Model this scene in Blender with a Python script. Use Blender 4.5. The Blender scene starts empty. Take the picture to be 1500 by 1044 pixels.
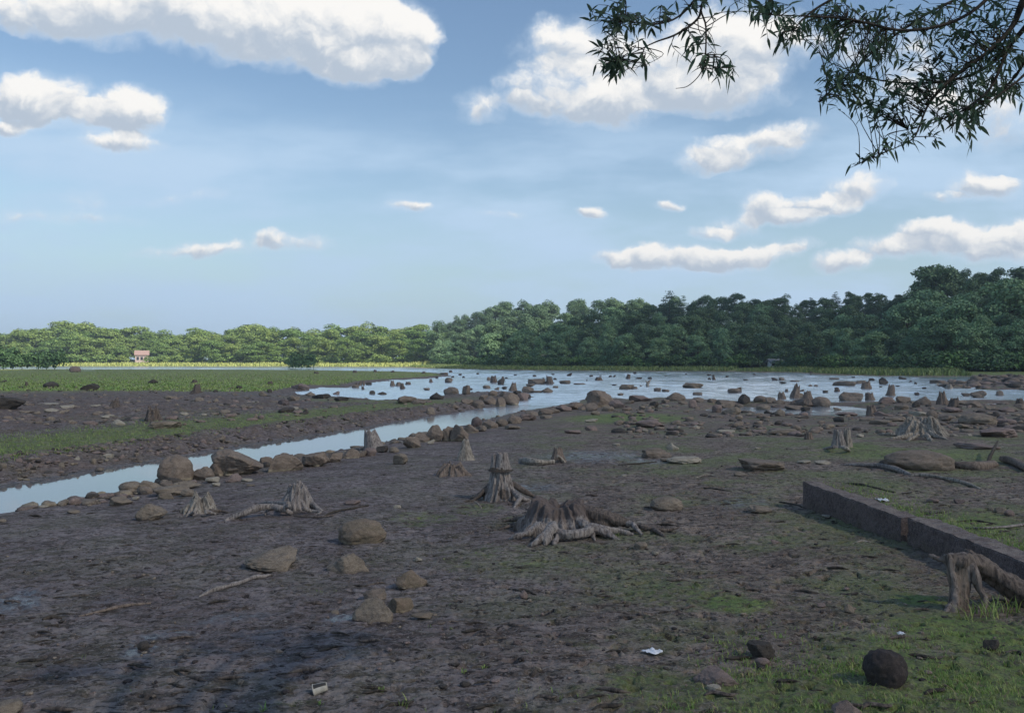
import bpy, bmesh, math, random
import numpy as np
from math import radians as R
from mathutils import Vector

# ---------------------------------------------------------------- camera, sky, sun, exposure
SC = bpy.context.scene
COL = SC.collection
F = 1299.0; HV = 530.0; CZ = 2.3            # focal length in photo pixels, horizon row, eye height above the water
cam_d = bpy.data.cameras.new("camera"); cam = bpy.data.objects.new("camera", cam_d); COL.objects.link(cam)
cam_d.sensor_width = 36; cam_d.lens = 36 * F / 1500; cam_d.clip_start = 0.1; cam_d.clip_end = 9000
PITCH = math.atan((HV - 522) / F)
cam.location = (0, 0, CZ); cam.rotation_euler = (R(90) + PITCH, 0, 0)
SC.camera = cam
SUN_EL, SUN_AZ = R(40), R(122)               # the sun stands to the right and behind; azimuth clockwise from +Y
sun_dir = Vector((math.sin(SUN_AZ) * math.cos(SUN_EL), math.cos(SUN_AZ) * math.cos(SUN_EL), math.sin(SUN_EL)))
sd_ = bpy.data.lights.new("sun", 'SUN'); sd_.energy = 5.0; sd_.angle = R(0.55); sd_.color = (1.0, 0.93, 0.82)
sun = bpy.data.objects.new("sun", sd_); COL.objects.link(sun)
sun.rotation_euler = sun_dir.to_track_quat('Z', 'Y').to_euler()
SC.view_settings.view_transform = 'Standard'; SC.view_settings.look = 'None'
SC.view_settings.gamma = 1; SC.view_settings.exposure = 0.40; SC.view_settings.use_curve_mapping = False
SC.cycles.max_bounces = 6; SC.cycles.diffuse_bounces = 3; SC.cycles.glossy_bounces = 3
SC.cycles.transmission_bounces = 2; SC.cycles.volume_bounces = 0; SC.cycles.transparent_max_bounces = 4

class NT:
    def __init__(s, nt): s.n = nt.nodes; s.l = nt.links
    def new(s, t, **k):
        x = s.n.new(t)
        for a, b in k.items(): setattr(x, a, b)
        return x
    def put(s, sock, v):
        if v is None: return
        if isinstance(v, bpy.types.NodeSocket): s.l.new(v, sock)
        elif isinstance(v, (tuple, list)) and sock.type == 'RGBA' and len(v) == 3: sock.default_value = (*v, 1)
        else: sock.default_value = v
    def math(s, op, a, b=None, c=None, clamp=False):
        x = s.new('ShaderNodeMath', operation=op, use_clamp=clamp)
        s.put(x.inputs[0], a); s.put(x.inputs[1], b); s.put(x.inputs[2], c)
        return x.outputs[0]
    def vec(s, op, a, b=None, c=None, out=0):
        x = s.new('ShaderNodeVectorMath', operation=op)
        s.put(x.inputs[0], a); s.put(x.inputs[1], b); s.put(x.inputs[2], c)
        return x.outputs[out]
    def mix(s, f, a, b, mode='MIX'):
        x = s.new('ShaderNodeMix', data_type='RGBA', blend_type=mode)
        s.put(x.inputs[0], f); s.put(x.inputs[6], a); s.put(x.inputs[7], b)
        return x.outputs[2]
    def noise(s, vec, scale, detail=4, rough=0.55, dist=0.0):
        x = s.new('ShaderNodeTexNoise'); s.put(x.inputs['Vector'], vec)
        x.inputs['Scale'].default_value = scale; x.inputs['Detail'].default_value = detail
        x.inputs['Roughness'].default_value = rough; x.inputs['Distortion'].default_value = dist
        return x.outputs[0]
    def ss(s, v, lo, hi, a=0.0, b=1.0):
        x = s.new('ShaderNodeMapRange', interpolation_type='SMOOTHSTEP')
        s.put(x.inputs[0], v)
        for i, q in enumerate((lo, hi, a, b)): x.inputs[i + 1].default_value = q
        return x.outputs[0]

# sky: Nishita air plus procedural cumulus laid out by direction
W = bpy.data.worlds.new("World"); SC.world = W; W.use_nodes = True
t = NT(W.node_tree); t.n.clear()
sky = t.new('ShaderNodeTexSky', sky_type='NISHITA', sun_disc=False, sun_elevation=SUN_EL, sun_rotation=SUN_AZ,
            air_density=1.25, dust_density=0.6, ozone_density=3.0, altitude=50)
skyc = t.vec('SCALE', sky.outputs[0]); skyc.node.inputs['Scale'].default_value = 0.102
gdir = t.new('ShaderNodeTexCoord').outputs['Generated']
sp = t.new('ShaderNodeSeparateXYZ'); t.put(sp.inputs[0], gdir)
ay = t.math('MAXIMUM', t.math('ABSOLUTE', sp.outputs[1]), 0.12)
cb = t.new('ShaderNodeCombineXYZ')
t.put(cb.inputs[0], t.math('DIVIDE', sp.outputs[0], ay)); t.put(cb.inputs[1], t.math('DIVIDE', sp.outputs[2], ay))
P0 = cb.outputs[0]
wn = t.new('ShaderNodeTexNoise'); t.put(wn.inputs['Vector'], P0); wn.inputs['Scale'].default_value = 8; wn.inputs['Detail'].default_value = 5
wn.inputs['Roughness'].default_value = 0.6
wv = t.vec('SUBTRACT', wn.outputs[1], (0.5, 0.5, 0.5))
PW = t.vec('MULTIPLY_ADD', wv, (0.085, 0.055, 0), P0)
BLOBS = """110 8 100 38 1,205 18 110 48 1,320 22 100 52 1,430 28 100 56 1,520 45 85 56 1.1,590 52 46 46 1.2,525 96 58 26 1,600 88 28 24 1,
55 140 66 34 1.2,186 156 48 32 1.2,120 168 60 20 .9,18 186 44 11 .7,190 206 46 14 .8,125 206 36 12 .6,
840 130 95 42 .8,825 62 76 34 .6,905 150 60 30 .8,695 162 34 22 .7,762 154 36 15 .6,1000 85 120 56 .72,1090 60 90 50 .8,1060 128 90 32 .65,1395 150 110 52 .7,1310 60 90 40 .5,
1028 230 40 18 .75,1090 216 64 22 .85,1152 197 56 17 .7,905 380 40 11 .7,982 381 62 17 1,1050 379 62 17 1,1112 373 52 13 .85,1168 361 36 9 .6,
1124 308 32 20 1,1084 328 38 14 .8,1042 341 32 9 .6,1250 278 46 20 1,1212 302 42 18 .9,1166 324 34 12 .7,1395 346 62 20 1.1,1318 366 60 16 1,1240 385 40 13 .9,1450 368 74 20 .9,1500 342 40 24 1.1,
1436 270 44 21 .9,1396 290 36 9 .5,588 306 32 9 .9,970 305 24 8 .9,862 308 16 8 .8,290 290 56 8 .4,112 292 30 12 .5,95 316 110 10 .45,300 366 90 9 .6,422 355 56 12 .8,740 313 34 6 .45""".replace("\n", "").split(",")
A = None; B = None; G = None
for bl in BLOBS:
    bu, bv, ru, rv, am = map(float, bl.split())
    ru *= 1.04; rv *= 1.04
    sx, sy = F / ru, F / rv
    cx, cy = (bu - 750) / F, (HV - bv) / F
    q = t.vec('MULTIPLY_ADD', PW, (sx, sy, 0), (-cx * sx, -cy * sy, 0))
    w_ = t.math('MULTIPLY_ADD', t.vec('DOT_PRODUCT', q, q, out=1), -am * 0.55, am)
    w_ = t.math('MAXIMUM', w_, 0.0)
    qy = t.vec('DOT_PRODUCT', q, (0.15, 0.8, 0), out=1)
    A = w_ if A is None else t.math('ADD', A, w_)
    B = t.math('MULTIPLY', w_, qy) if B is None else t.math('MULTIPLY_ADD', w_, qy, B)
n1 = t.noise(PW, 15, 9, 0.60)
n2 = t.noise(t.vec('ADD', PW, (0.006, 0.014, 0)), 15, 9, 0.60)
n3 = t.noise(P0, 46, 6, 0.65)
core = t.math('ADD', A, t.math('MULTIPLY_ADD', n1, 2.5, -1.58))
dens = t.math('ADD', core, t.math('MULTIPLY_ADD', n3, 0.85, -0.42))
gate = t.ss(A, 0.0, 0.15)
cov = t.math('MULTIPLY', gate, t.ss(dens, -0.06, 0.50))
wisp = t.math('MULTIPLY', gate, t.ss(t.math('ADD', A, t.math('MULTIPLY_ADD', n1, 2.2, -1.1)), -0.1, 1.1, 0.0, 0.85))
sh = t.math('DIVIDE', B, t.math('MAXIMUM', A, 0.15))
rel = t.math('MULTIPLY', t.math('SUBTRACT', n1, n2), 2.4)
lit = t.ss(t.math('ADD', sh, rel), -0.52, 0.42)
ccol = t.mix(lit, (0.38, 0.44, 0.52), (0.77, 0.755, 0.73))
veil = t.noise(t.vec('MULTIPLY', P0, (1.3, 5.0, 1)), 2.2, 5, 0.55)
elv = sp.outputs[2]
vb = t.math('MULTIPLY', t.ss(elv, 0.0, 0.16, 1, 1), t.ss(elv, 0.20, 0.30, 1, 0.0))
vm = t.math('MULTIPLY', t.ss(veil, 0.38, 0.62, 0.15, 1.0), vb)
skyc = t.mix(t.ss(elv, -0.02, 0.20, 0.95, 0.0), skyc, (0.295, 0.445, 0.555))
s1 = t.mix(vm, skyc, (0.40, 0.535, 0.69))
s1 = t.mix(wisp, s1, (0.50, 0.59, 0.70))
s2 = t.mix(t.math('MULTIPLY', cov, t.ss(core, -0.1, 0.55, 0.35, 0.98)), s1, ccol)
bg = t.new('ShaderNodeBackground'); t.put(bg.inputs[0], s2); bg.inputs[1].default_value = 1.0
wo = t.new('ShaderNodeOutputWorld'); t.l.new(bg.outputs[0], wo.inputs[0])

# ---------------------------------------------------------------- noise and pixel helpers
rs = np.random.RandomState(7)
PERM = np.tile(rs.permutation(256), 3)
GR = rs.normal(size=(256, 3)); GR /= np.linalg.norm(GR, axis=1)[:, None]
def perlin(x, y, z=None):
    x = np.asarray(x, float); y = np.asarray(y, float)
    z = np.zeros_like(x) if z is None else np.asarray(z, float)
    xi, yi, zi = np.floor(x).astype(int), np.floor(y).astype(int), np.floor(z).astype(int)
    xf, yf, zf = x - xi, y - yi, z - zi
    fd = lambda q: q * q * q * (q * (q * 6 - 15) + 10)
    u, v, w = fd(xf), fd(yf), fd(zf)
    flat = not np.any(zf)
    def g(a, b, c):
        h = PERM[(PERM[(PERM[(xi + a) & 255] + yi + b) & 255] + zi + c) & 255]
        gr = GR[h]
        return gr[..., 0] * (xf - a) + gr[..., 1] * (yf - b) + gr[..., 2] * (zf - c)
    def pl(c):
        return (g(0, 0, c) * (1 - u) + g(1, 0, c) * u) * (1 - v) + (g(0, 1, c) * (1 - u) + g(1, 1, c) * u) * v
    return (pl(0) if flat else pl(0) * (1 - w) + pl(1) * w) * 1.5
def fbm(x, y, z=None, o=4, g=0.5):
    s = 0; a = 1.0
    for i in range(o):
        s = s + a * perlin(x * 2 ** i + 17.3 * i, y * 2 ** i - 9.1 * i, None if z is None else z * 2 ** i + 3.7 * i)
        a *= g
    return s
def ss(x, a, b):
    q = np.clip((np.asarray(x, float) - a) / (b - a), 0, 1); return q * q * (3 - 2 * q)
cp, sp_ = math.cos(PITCH), math.sin(PITCH)
def ray(u, v):
    a, b = (u - 750) / F, (522 - v) / F
    return np.array([a, cp - b * sp_, sp_ + b * cp])
def flatpt(u, v, z=0.0):
    d = ray(u, v); k = (z - CZ) / d[2]
    return (d[0] * k, d[1] * k)

# ---------------------------------------------------------------- shorelines (plan view) and the height of the ground
def poly(txt, extra_before=(), extra_after=()):
    p = [tuple(map(float, q.split())) for q in txt.replace("\n", "").split(",")]
    return np.array(list(extra_before) + [flatpt(*q) for q in p] + list(extra_after))
LEFT = poly("-900 900,-300 770,-120 737,0 711,80 699,150 687,230 674,300 663,400 646,500 632,560 622,610 614,650 608,700 600,735 595,755 592,770 586,778 581,768 576,748 575,715 575,692 576,652 579,629 584,600 589,573 590,550 586,521 585,490 582,460 580,425 578,440 573,470 567,500 568,517 568,530 564,545 560,568 558,598 556,631 554,664 551,650 547.5,633 546,575 544.5,517 543.5,458 542.5,300 541.6,0 541,-500 541,-2500 545")
RIGHT = poly("-900 960,-300 812,-120 777,0 752,80 738,170 721,235 705,300 694,400 675,470 664,540 652,600 640,660 628,720 612,760 603,800 597,835 591,856 585,868 582,905 584,920 585,960 583,1000 584,1060 587,1100 589,1150 588,1200 590,1250 590,1300 588,1350 588,1400 587,1440 586,1500 588,1800 590", (), [(400, 40), (400, -300), (-400, -300)])
PUD = [poly("1040 600,1090 596,1150 598,1220 595,1275 599,1270 610,1258 622,1220 621,1172 618,1116 612.5,1060 608"),
       poly("1380 593.5,1440 592,1560 593,1560 597,1440 597,1390 597"), poly("1460 606,1560 605,1560 612,1480 611")]
SPIT = poly("1362 563,1376 567,1410 569.5,1450 571,1500 572,1800 574,1800 551,1500 551,1425 552.5,1422 558,1400 560,1372 560")
FAR = poly("-2500 537,-900 536.6,100 536.6,450 537,590 537.6,618 539.6,700 541.6,860 543.6,1060 544.6,1150 546,1200 549,1260 551,1330 552,1430 552.5,1700 553,2600 553", (), [(4200, 300), (4200, 4200), (-4200, 4200), (-4200, 700)])
def sdist(P, x, y):
    best = np.full(x.shape, 1e18); ins = np.zeros(x.shape, bool)
    n = len(P)
    for i in range(n):
        ax, ay_ = P[i]; bx, by = P[(i + 1) % n]
        ex, ey = bx - ax, by - ay_
        L2 = ex * ex + ey * ey + 1e-12
        k = np.clip(((x - ax) * ex + (y - ay_) * ey) / L2, 0, 1)
        best = np.minimum(best, (x - ax - k * ex) ** 2 + (y - ay_ - k * ey) ** 2)
        c = (ay_ > y) != (by > y)
        with np.errstate(divide='ignore', invalid='ignore'):
            ins ^= c & (x < ex * (y - ay_) / (by - ay_ if by != ay_ else 1e-12) + ax)
    return np.where(ins, 1, -1) * np.sqrt(best)
def fields(x, y):
    x = np.asarray(x, float); y = np.asarray(y, float)
    r = np.hypot(x, y)
    wob = 0.18 * fbm(x * 0.9, y * 0.9, o=3) * np.clip(r / 18, .3, 3)
    f = dict(L=sdist(LEFT, x, y) + wob, Rr=sdist(RIGHT, x, y) + wob * 0.7, S=sdist(SPIT, x, y) + wob * 2, Fa=sdist(FAR, x, y) + wob * .5)
    f['P'] = np.maximum.reduce([sdist(p, x, y) for p in PUD]) + wob * 0.8
    f['r'] = r
    return f
def base_height(x, y, f=None):
    f = f or fields(x, y)
    L, Rr, S, Fa, Pd, r = (f[k] for k in ('L', 'Rr', 'S', 'Fa', 'P', 'r'))
    und = fbm(x * .13, y * .13, o=3)
    hL = .30 * ss(L, 0, 1.7) + .10 * ss(L, 1.5, 14) + ss(L, 1, 5) * (.07 * und + .03 * fbm(x * .7, y * .7, o=3))
    hL = np.where(r > 34, hL * (1 - .45 * ss(r, 34, 60)), hL)
    hR = .07 * ss(Rr, 0, .5) + .16 * ss(Rr, .4, 5) + .17 * ss(Rr, 4, 16) + .2 * ss(-r, -9, -4) + ss(Rr, .5, 4) * (.035 * und + .018 * fbm(x * .8, y * .8, o=3))
    hR = hR - (hR + .12) * ss(Pd, -1.4, .4)
    hS = .22 * ss(S, 0, 5) + .1 * ss(S, 0, 3) * fbm(x * .4, y * .4, o=3)
    hillmask = ss(x + (y - 230) * .12, -45, 25)
    hF = .12 * ss(Fa, 0, 3) + .6 * ss(Fa, 2, 16) + (11 * hillmask + 3) * ss(Fa, 14, 95) + 9 * ss(x, 60, 170) * ss(Fa, 25, 110)
    lo = -.35
    h = np.full(np.shape(x), lo)
    for s, hh in ((L, hL), (Rr, hR), (S, hS), (Fa, hF)):
        k = ss(s, -1.2, 0)
        cand = np.where(s > 0, hh, lo * (1 - k))
        h = np.maximum(h, cand)
    return h
def hgt(x, y): return float(base_height(np.array([x]), np.array([y]))[0])
def pix(u, v, z=None):
    """the ground point seen at photo pixel u, v"""
    d = ray(u, v)
    if d[2] > -0.0035: d = d.copy(); d[2] = -0.0035
    k = np.exp(np.linspace(math.log(1.5), math.log(700), 500))
    px, py, pz = d[0] * k, d[1] * k, CZ + d[2] * k
    g = np.maximum(base_height(px, py), 0.0) if z is None else np.full(k.shape, z)
    below = np.nonzero(pz < g)[0]
    i = below[0] if len(below) else len(k) - 1
    if i > 0:
        a, b = pz[i - 1] - g[i - 1], pz[i] - g[i]
        q = a / (a - b) if a != b else 0
        kk = k[i - 1] + (k[i] - k[i - 1]) * min(max(q, 0), 1)
    else: kk = k[0]
    return Vector((d[0] * kk, d[1] * kk, CZ + d[2] * kk))

# ---------------------------------------------------------------- object helpers
def tag(o, label=None, cat=None, group=None, kind=None):
    if label: o['label'] = label
    if cat: o['category'] = cat
    if group: o['group'] = group
    if kind: o['kind'] = kind
    return o
def mesh_np(name, V, Fc, mat, smooth=True):
    me = bpy.data.meshes.new(name)
    V = np.asarray(V, np.float32)
    if isinstance(Fc, np.ndarray) and Fc.ndim == 2:
        n, k = Fc.shape
        me.vertices.add(len(V)); me.vertices.foreach_set('co', V.ravel())
        me.loops.add(n * k); me.loops.foreach_set('vertex_index', Fc.astype(np.int32).ravel())
        me.polygons.add(n)
        me.polygons.foreach_set('loop_start', np.arange(0, n * k, k, dtype=np.int32))
        me.polygons.foreach_set('loop_total', np.full(n, k, np.int32))
        me.update(calc_edges=True)
    else:
        me.from_pydata([tuple(map(float, q)) for q in V], [], [tuple(map(int, q)) for q in Fc]); me.update()
    me.polygons.foreach_set('use_smooth', [smooth] * len(me.polygons))
    if mat: me.materials.append(mat)
    return me
def link(name, me, parent=None, loc=(0, 0, 0)):
    o = bpy.data.objects.new(name, me); COL.objects.link(o); o.location = loc
    if parent: o.parent = parent
    return o
def empty(name, loc=(0, 0, 0)):
    o = bpy.data.objects.new(name, None); COL.objects.link(o); o.location = loc; o.empty_display_size = .2
    return o
def grid_faces(nr, nc, wrap=False, off=0):
    i = np.arange(nr - 1)[:, None]; j = np.arange(nc if wrap else nc - 1)[None, :]
    a = i * nc + j; b = i * nc + (j + 1) % nc; c = b + nc; d = a + nc
    return np.stack([a + 0 * i, b + 0 * i, c + 0 * i, d + 0 * i], -1).reshape(-1, 4) + off
class Bag:
    """collects pieces that belong to one mesh"""
    def __init__(s): s.V = []; s.F = []; s.n = 0
    def add(s, V, Fc):
        s.V.append(np.asarray(V, float)); s.F += [tuple(int(i) + s.n for i in f) for f in Fc]; s.n += len(V)
    def mesh(s, name, mat, smooth=True): return mesh_np(name, np.concatenate(s.V), s.F, mat, smooth)
def catmull(P, n):
    P = np.asarray(P, float)
    Q = np.vstack([2 * P[0] - P[1], P, 2 * P[-1] - P[-2]])
    out = []
    for i in range(len(P) - 1):
        p0, p1, p2, p3 = Q[i:i + 4]
        for k in np.linspace(0, 1, n, endpoint=False):
            out.append(.5 * (2 * p1 + (p2 - p0) * k + (2 * p0 - 5 * p1 + 4 * p2 - p3) * k * k + (3 * p1 - p0 - 3 * p2 + p3) * k ** 3))
    out.append(P[-1]); return np.array(out)
def tube(P4, seg=10, n=6, gnarl=.16, seed=0, flat=1.0):
    """P4: rows x, y, z, radius"""
    C = catmull(P4, n); C[:, 3] = np.maximum(C[:, 3], .0008)
    T = np.gradient(C[:, :3], axis=0); T /= np.linalg.norm(T, axis=1)[:, None] + 1e-9
    up = np.array([0, 0, 1.0]) if abs(T[0][2]) < .9 else np.array([1.0, 0, 0])
    V = []
    s = 0
    for i in range(len(C)):
        a = np.cross(T[i], up); a /= np.linalg.norm(a) + 1e-9
        b = np.cross(a, T[i]); up = b
        if i: s += np.linalg.norm(C[i, :3] - C[i - 1, :3])
        th = np.arange(seg) * 2 * math.pi / seg
        r = C[i, 3]
        rr = r * (1 + gnarl * perlin(np.cos(th) * 1.3 + seed * 3.1, np.sin(th) * 1.3 + s / (r * 11 + .06), np.full(seg, seed * 1.7 + s / (r * 14 + .08))) * 1.6)
        V.append(C[i, :3] + (np.cos(th) * rr)[:, None] * a + (np.sin(th) * rr * flat)[:, None] * b)
    V = np.concatenate(V)
    Fc = [tuple(q) for q in grid_faces(len(C), seg, True)]
    V = np.vstack([V, C[0, :3], C[-1, :3]])
    m = len(C) * seg
    for j in range(seg):
        Fc.append((m, (j + 1) % seg, j)); Fc.append((m + 1, m - seg + j, m - seg + (j + 1) % seg))
    return V, Fc

# ---------------------------------------------------------------- materials
def material(name, rough=.85, spec=.3):
    m = bpy.data.materials.new(name); m.use_nodes = True
    k = NT(m.node_tree); k.n.clear()
    b = k.new('ShaderNodeBsdfPrincipled'); o = k.new('ShaderNodeOutputMaterial')
    k.l.new(b.outputs[0], o.inputs[0]); b.inputs['Roughness'].default_value = rough
    b.inputs['Specular IOR Level'].default_value = spec
    return m, k, b
def bump(k, b, h, strength, dist):
    n = k.new('ShaderNodeBump'); n.inputs['Strength'].default_value = strength; n.inputs['Distance'].default_value = dist
    k.put(n.inputs['Height'], h); k.l.new(n.outputs[0], b.inputs['Normal'])
def objco(k): return k.new('ShaderNodeTexCoord').outputs['Object']
def worldco(k): return k.new('ShaderNodeNewGeometry').outputs['Position']
def rnd(k): return k.new('ShaderNodeObjectInfo').outputs['Random']

def rock_mat(name, c1, c2, c3, scale=9, stain=None):
    m, k, b = material(name, .9, .2)
    co = objco(k)
    off = k.vec('ADD', co, k.vec('SCALE', (7.0, 3.0, 5.0))); k.l.new(rnd(k), off.node.inputs[1].node.inputs['Scale']) if False else None
    sh = k.new('ShaderNodeVectorMath', operation='SCALE'); sh.inputs[0].default_value = (31, 17, 23); k.l.new(rnd(k), sh.inputs['Scale'])
    p = k.vec('ADD', co, sh.outputs[0])
    a = k.ss(k.noise(p, scale * .35, 5, .6), .38, .64)
    d = k.ss(k.noise(p, scale * 2.6, 6, .7), .35, .7)
    c = k.mix(a, c1, c2)
    c = k.mix(k.math('MULTIPLY', d, .55), c, c3)
    if stain:                                    # dried silt line low on the stone
        z = k.new('ShaderNodeSeparateXYZ'); k.put(z.inputs[0], co)
        e = k.math('ADD', z.outputs[2], k.math('MULTIPLY', k.noise(p, scale * .3, 4), -.22))
        c = k.mix(k.ss(e, -.06, .07, .8, 0), c, stain)
    if name == 'granite_slab':                   # upward faces coloured paler, standing in for skylight on the top
        gn = k.new('ShaderNodeSeparateXYZ'); k.put(gn.inputs[0], k.new('ShaderNodeNewGeometry').outputs['Normal'])
        c = k.mix(k.math('MULTIPLY', k.ss(gn.outputs[2], .55, .9), k.ss(k.noise(p, 6, 5, .7), .35, .6, .1, .75)), c, (.25, .215, .185))
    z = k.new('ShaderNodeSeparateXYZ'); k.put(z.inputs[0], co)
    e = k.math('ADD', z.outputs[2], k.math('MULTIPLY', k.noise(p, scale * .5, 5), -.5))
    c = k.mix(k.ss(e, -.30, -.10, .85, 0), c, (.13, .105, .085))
    c = k.mix(k.ss(k.noise(p, scale * .8, 6, .7), .52, .66, 0, .55), c, (.115, .092, .074))
    sp = k.ss(k.noise(p, scale * 9, 3, .65), .3, .72, .5, 1.35)
    c = k.mix(1.0, c, k.new('ShaderNodeCombineColor').outputs[0], 'MULTIPLY') if False else c
    vm_ = k.new('ShaderNodeVectorMath', operation='SCALE'); k.l.new(c, vm_.inputs[0]); k.l.new(sp, vm_.inputs['Scale'])
    k.l.new(vm_.outputs[0], b.inputs['Base Color'])
    bump(k, b, k.noise(p, scale * 5, 6, .7), .5, .02)
    return m
M = {}
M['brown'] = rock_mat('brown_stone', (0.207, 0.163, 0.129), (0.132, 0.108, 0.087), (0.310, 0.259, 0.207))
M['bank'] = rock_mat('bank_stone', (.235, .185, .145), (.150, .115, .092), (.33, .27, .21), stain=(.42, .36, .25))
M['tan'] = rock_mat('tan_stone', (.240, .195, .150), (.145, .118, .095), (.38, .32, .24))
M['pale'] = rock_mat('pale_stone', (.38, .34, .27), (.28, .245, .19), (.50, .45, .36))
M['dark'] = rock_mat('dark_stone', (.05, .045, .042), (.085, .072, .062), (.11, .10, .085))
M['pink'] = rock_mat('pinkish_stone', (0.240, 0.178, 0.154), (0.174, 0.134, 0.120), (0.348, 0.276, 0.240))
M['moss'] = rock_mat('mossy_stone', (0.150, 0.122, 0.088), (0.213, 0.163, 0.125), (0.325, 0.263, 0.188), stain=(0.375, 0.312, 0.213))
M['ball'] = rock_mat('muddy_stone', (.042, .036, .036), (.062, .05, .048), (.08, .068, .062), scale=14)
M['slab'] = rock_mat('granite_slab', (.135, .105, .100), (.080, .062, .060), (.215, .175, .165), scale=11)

def wood_mat(name, c1, c2, dark, top=None, ztop=0):
    m, k, b = material(name, .85, .2)
    co = objco(k)
    st = k.vec('MULTIPLY', co, (1, 1, .16))
    a = k.ss(k.noise(st, 22, 5, .65, .4), .36, .66)
    c = k.mix(a, c1, c2)
    d = k.ss(k.noise(st, 42, 5, .75), .48, .62)
    c = k.mix(k.math('MULTIPLY', d, .85), c, dark)
    if top:
        z = k.new('ShaderNodeSeparateXYZ'); k.put(z.inputs[0], co)
        e = k.math('ADD', z.outputs[2], k.math('MULTIPLY_ADD', k.noise(co, 9, 4), .16, -.08))
        c = k.mix(k.ss(e, ztop - .05, ztop + .05, 0, .85), c, top)
    k.l.new(c, b.inputs['Base Color'])
    bump(k, b, k.noise(st, 60, 5, .7), .7, .012)
    return m
M['wood'] = wood_mat('weathered_wood', (0.322, 0.287, 0.259), (0.190, 0.163, 0.147), (0.057, 0.048, 0.044))
M['woodold'] = wood_mat('old_grey_wood', (.24, .20, .175), (.12, .10, .088), (.04, .032, .03))
M['woodpale'] = wood_mat('bleached_wood', (.36, .32, .265), (.22, .19, .155), (.07, .056, .046))
M['wooddark'] = wood_mat('rotten_wood', (0.169, 0.137, 0.114), (0.111, 0.088, 0.073), (0.039, 0.033, 0.031))
M['woodtwo'] = wood_mat('two_tone_wood', (0.324, 0.282, 0.252), (0.186, 0.156, 0.139), (0.054, 0.046, 0.042), (0.102, 0.079, 0.070), .17)
M['woodred'] = wood_mat('reddish_wood', (0.241, 0.190, 0.149), (0.149, 0.115, 0.094), (0.057, 0.046, 0.041))
M['bark'] = wood_mat('bark', (.09, .072, .055), (.05, .042, .034), (.02, .018, .016))

def leaf_mat(name, c1, c2, c3, hue=.5, transl=.0, fine=3.1):
    m, k, b = material(name, .6, .25)
    p = worldco(k)
    f = k.ss(k.noise(p, .35 if fine < 5 else 11, 3, .6), .35, .65)
    r = rnd(k)
    c = k.mix(r, c1, c2)
    c = k.mix(k.math('MULTIPLY', f, hue), c, c3)
    g = k.ss(k.noise(p, fine, 2, .6), .25, .75, .65, 1.35)
    v = k.new('ShaderNodeVectorMath', operation='SCALE'); k.l.new(c, v.inputs[0]); k.l.new(g, v.inputs['Scale'])
    k.l.new(v.outputs[0], b.inputs['Base Color'])
    if transl:
        tr = k.new('ShaderNodeBsdfTranslucent'); k.l.new(v.outputs[0], tr.inputs[0])
        mx = k.new('ShaderNodeMixShader'); mx.inputs[0].default_value = transl
        k.l.new(b.outputs[0], mx.inputs[1]); k.l.new(tr.outputs[0], mx.inputs[2])
        out = [q for q in k.n if q.type == 'OUTPUT_MATERIAL'][0]; k.l.new(mx.outputs[0], out.inputs[0])
    return m
M['oak'] = leaf_mat('dark_green_leaves', (.066, .118, .055), (.105, .170, .070), (.085, .145, .078))
M['maple'] = leaf_mat('mid_green_leaves', (0.126, 0.228, 0.110), (0.180, 0.276, 0.120), (0.144, 0.240, 0.132))
M['far'] = leaf_mat('light_green_leaves', (.13, .22, .055), (.235, .30, .075), (.09, .16, .05))
M['pine'] = leaf_mat('pine_needles', (.03, .065, .038), (.035, .07, .04), (.04, .08, .05))
M['shrub'] = leaf_mat('shrub_leaves', (0.072, 0.156, 0.042), (0.108, 0.192, 0.054), (0.060, 0.120, 0.036))
M['darkshrub'] = leaf_mat('dark_shrub_leaves', (0.046, 0.098, 0.039), (0.058, 0.111, 0.039), (0.072, 0.130, 0.046))
M['willow'] = leaf_mat('willow_leaves', (.085, .130, .090), (.085, .130, .090), (.11, .17, .09), .6, .3)
M['grass'] = leaf_mat('grass_blades', (.17, .29, .07), (.17, .29, .07), (.33, .36, .13), .9, .25, 60)
M['meadow'] = leaf_mat('meadow_blades', (.20, .33, .08), (.20, .33, .08), (.30, .34, .12), .8)
M['reed'] = leaf_mat('reeds', (.14, .20, .06), (.14, .20, .06), (.20, .24, .09), .8)
M['straw'] = leaf_mat('pale_reeds', (.40, .42, .14), (.40, .42, .14), (.30, .36, .10), .8)

# ground
m, k, b = material('mud_and_turf', .9, .35); M['ground'] = m
p = worldco(k)
att = lambda n: k.new('ShaderNodeAttribute', attribute_name=n).outputs['Fac']
gA, wA, rA, sA, fA = att('green'), att('wet'), att('rubble'), att('straw'), att('forest')
a = k.ss(k.noise(p, 1.3, 5, .6), .35, .65)
bA = att('brown')
c = k.mix(a, k.mix(bA, (.180, .146, .142), (.200, .152, .120)), k.mix(bA, (.290, .244, .234), (.325, .260, .208)))
c = k.mix(k.ss(k.noise(p, 9, 6, .7), .42, .68, 0, .9), c, (.088, .064, .050))
c = k.mix(k.ss(k.noise(k.vec('MULTIPLY', p, (1, 2.1, 1)), 3.6, 6, .7, .5), .48, .60, 0, .8), c, (.062, .046, .036))
c = k.mix(k.math('MULTIPLY', k.math('MULTIPLY_ADD', bA, .75, .2), k.ss(k.noise(p, .7, 7, .7), .44, .62, 0, .8)), c, (.155, .190, .070))
c = k.mix(k.ss(k.noise(p, 38, 3, .6), .56, .66, 0, .75), c, (.30, .27, .24))
c = k.mix(k.ss(k.noise(k.vec('MULTIPLY', p, (1, 1.9, 1)), 13, 6, .7), .54, .60, 0, .9), c, (.026, .020, .018))
br = k.mix(k.ss(k.noise(p, 5, 6, .7), .35, .68), (.125, .094, .080), (.215, .168, .14))
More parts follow.
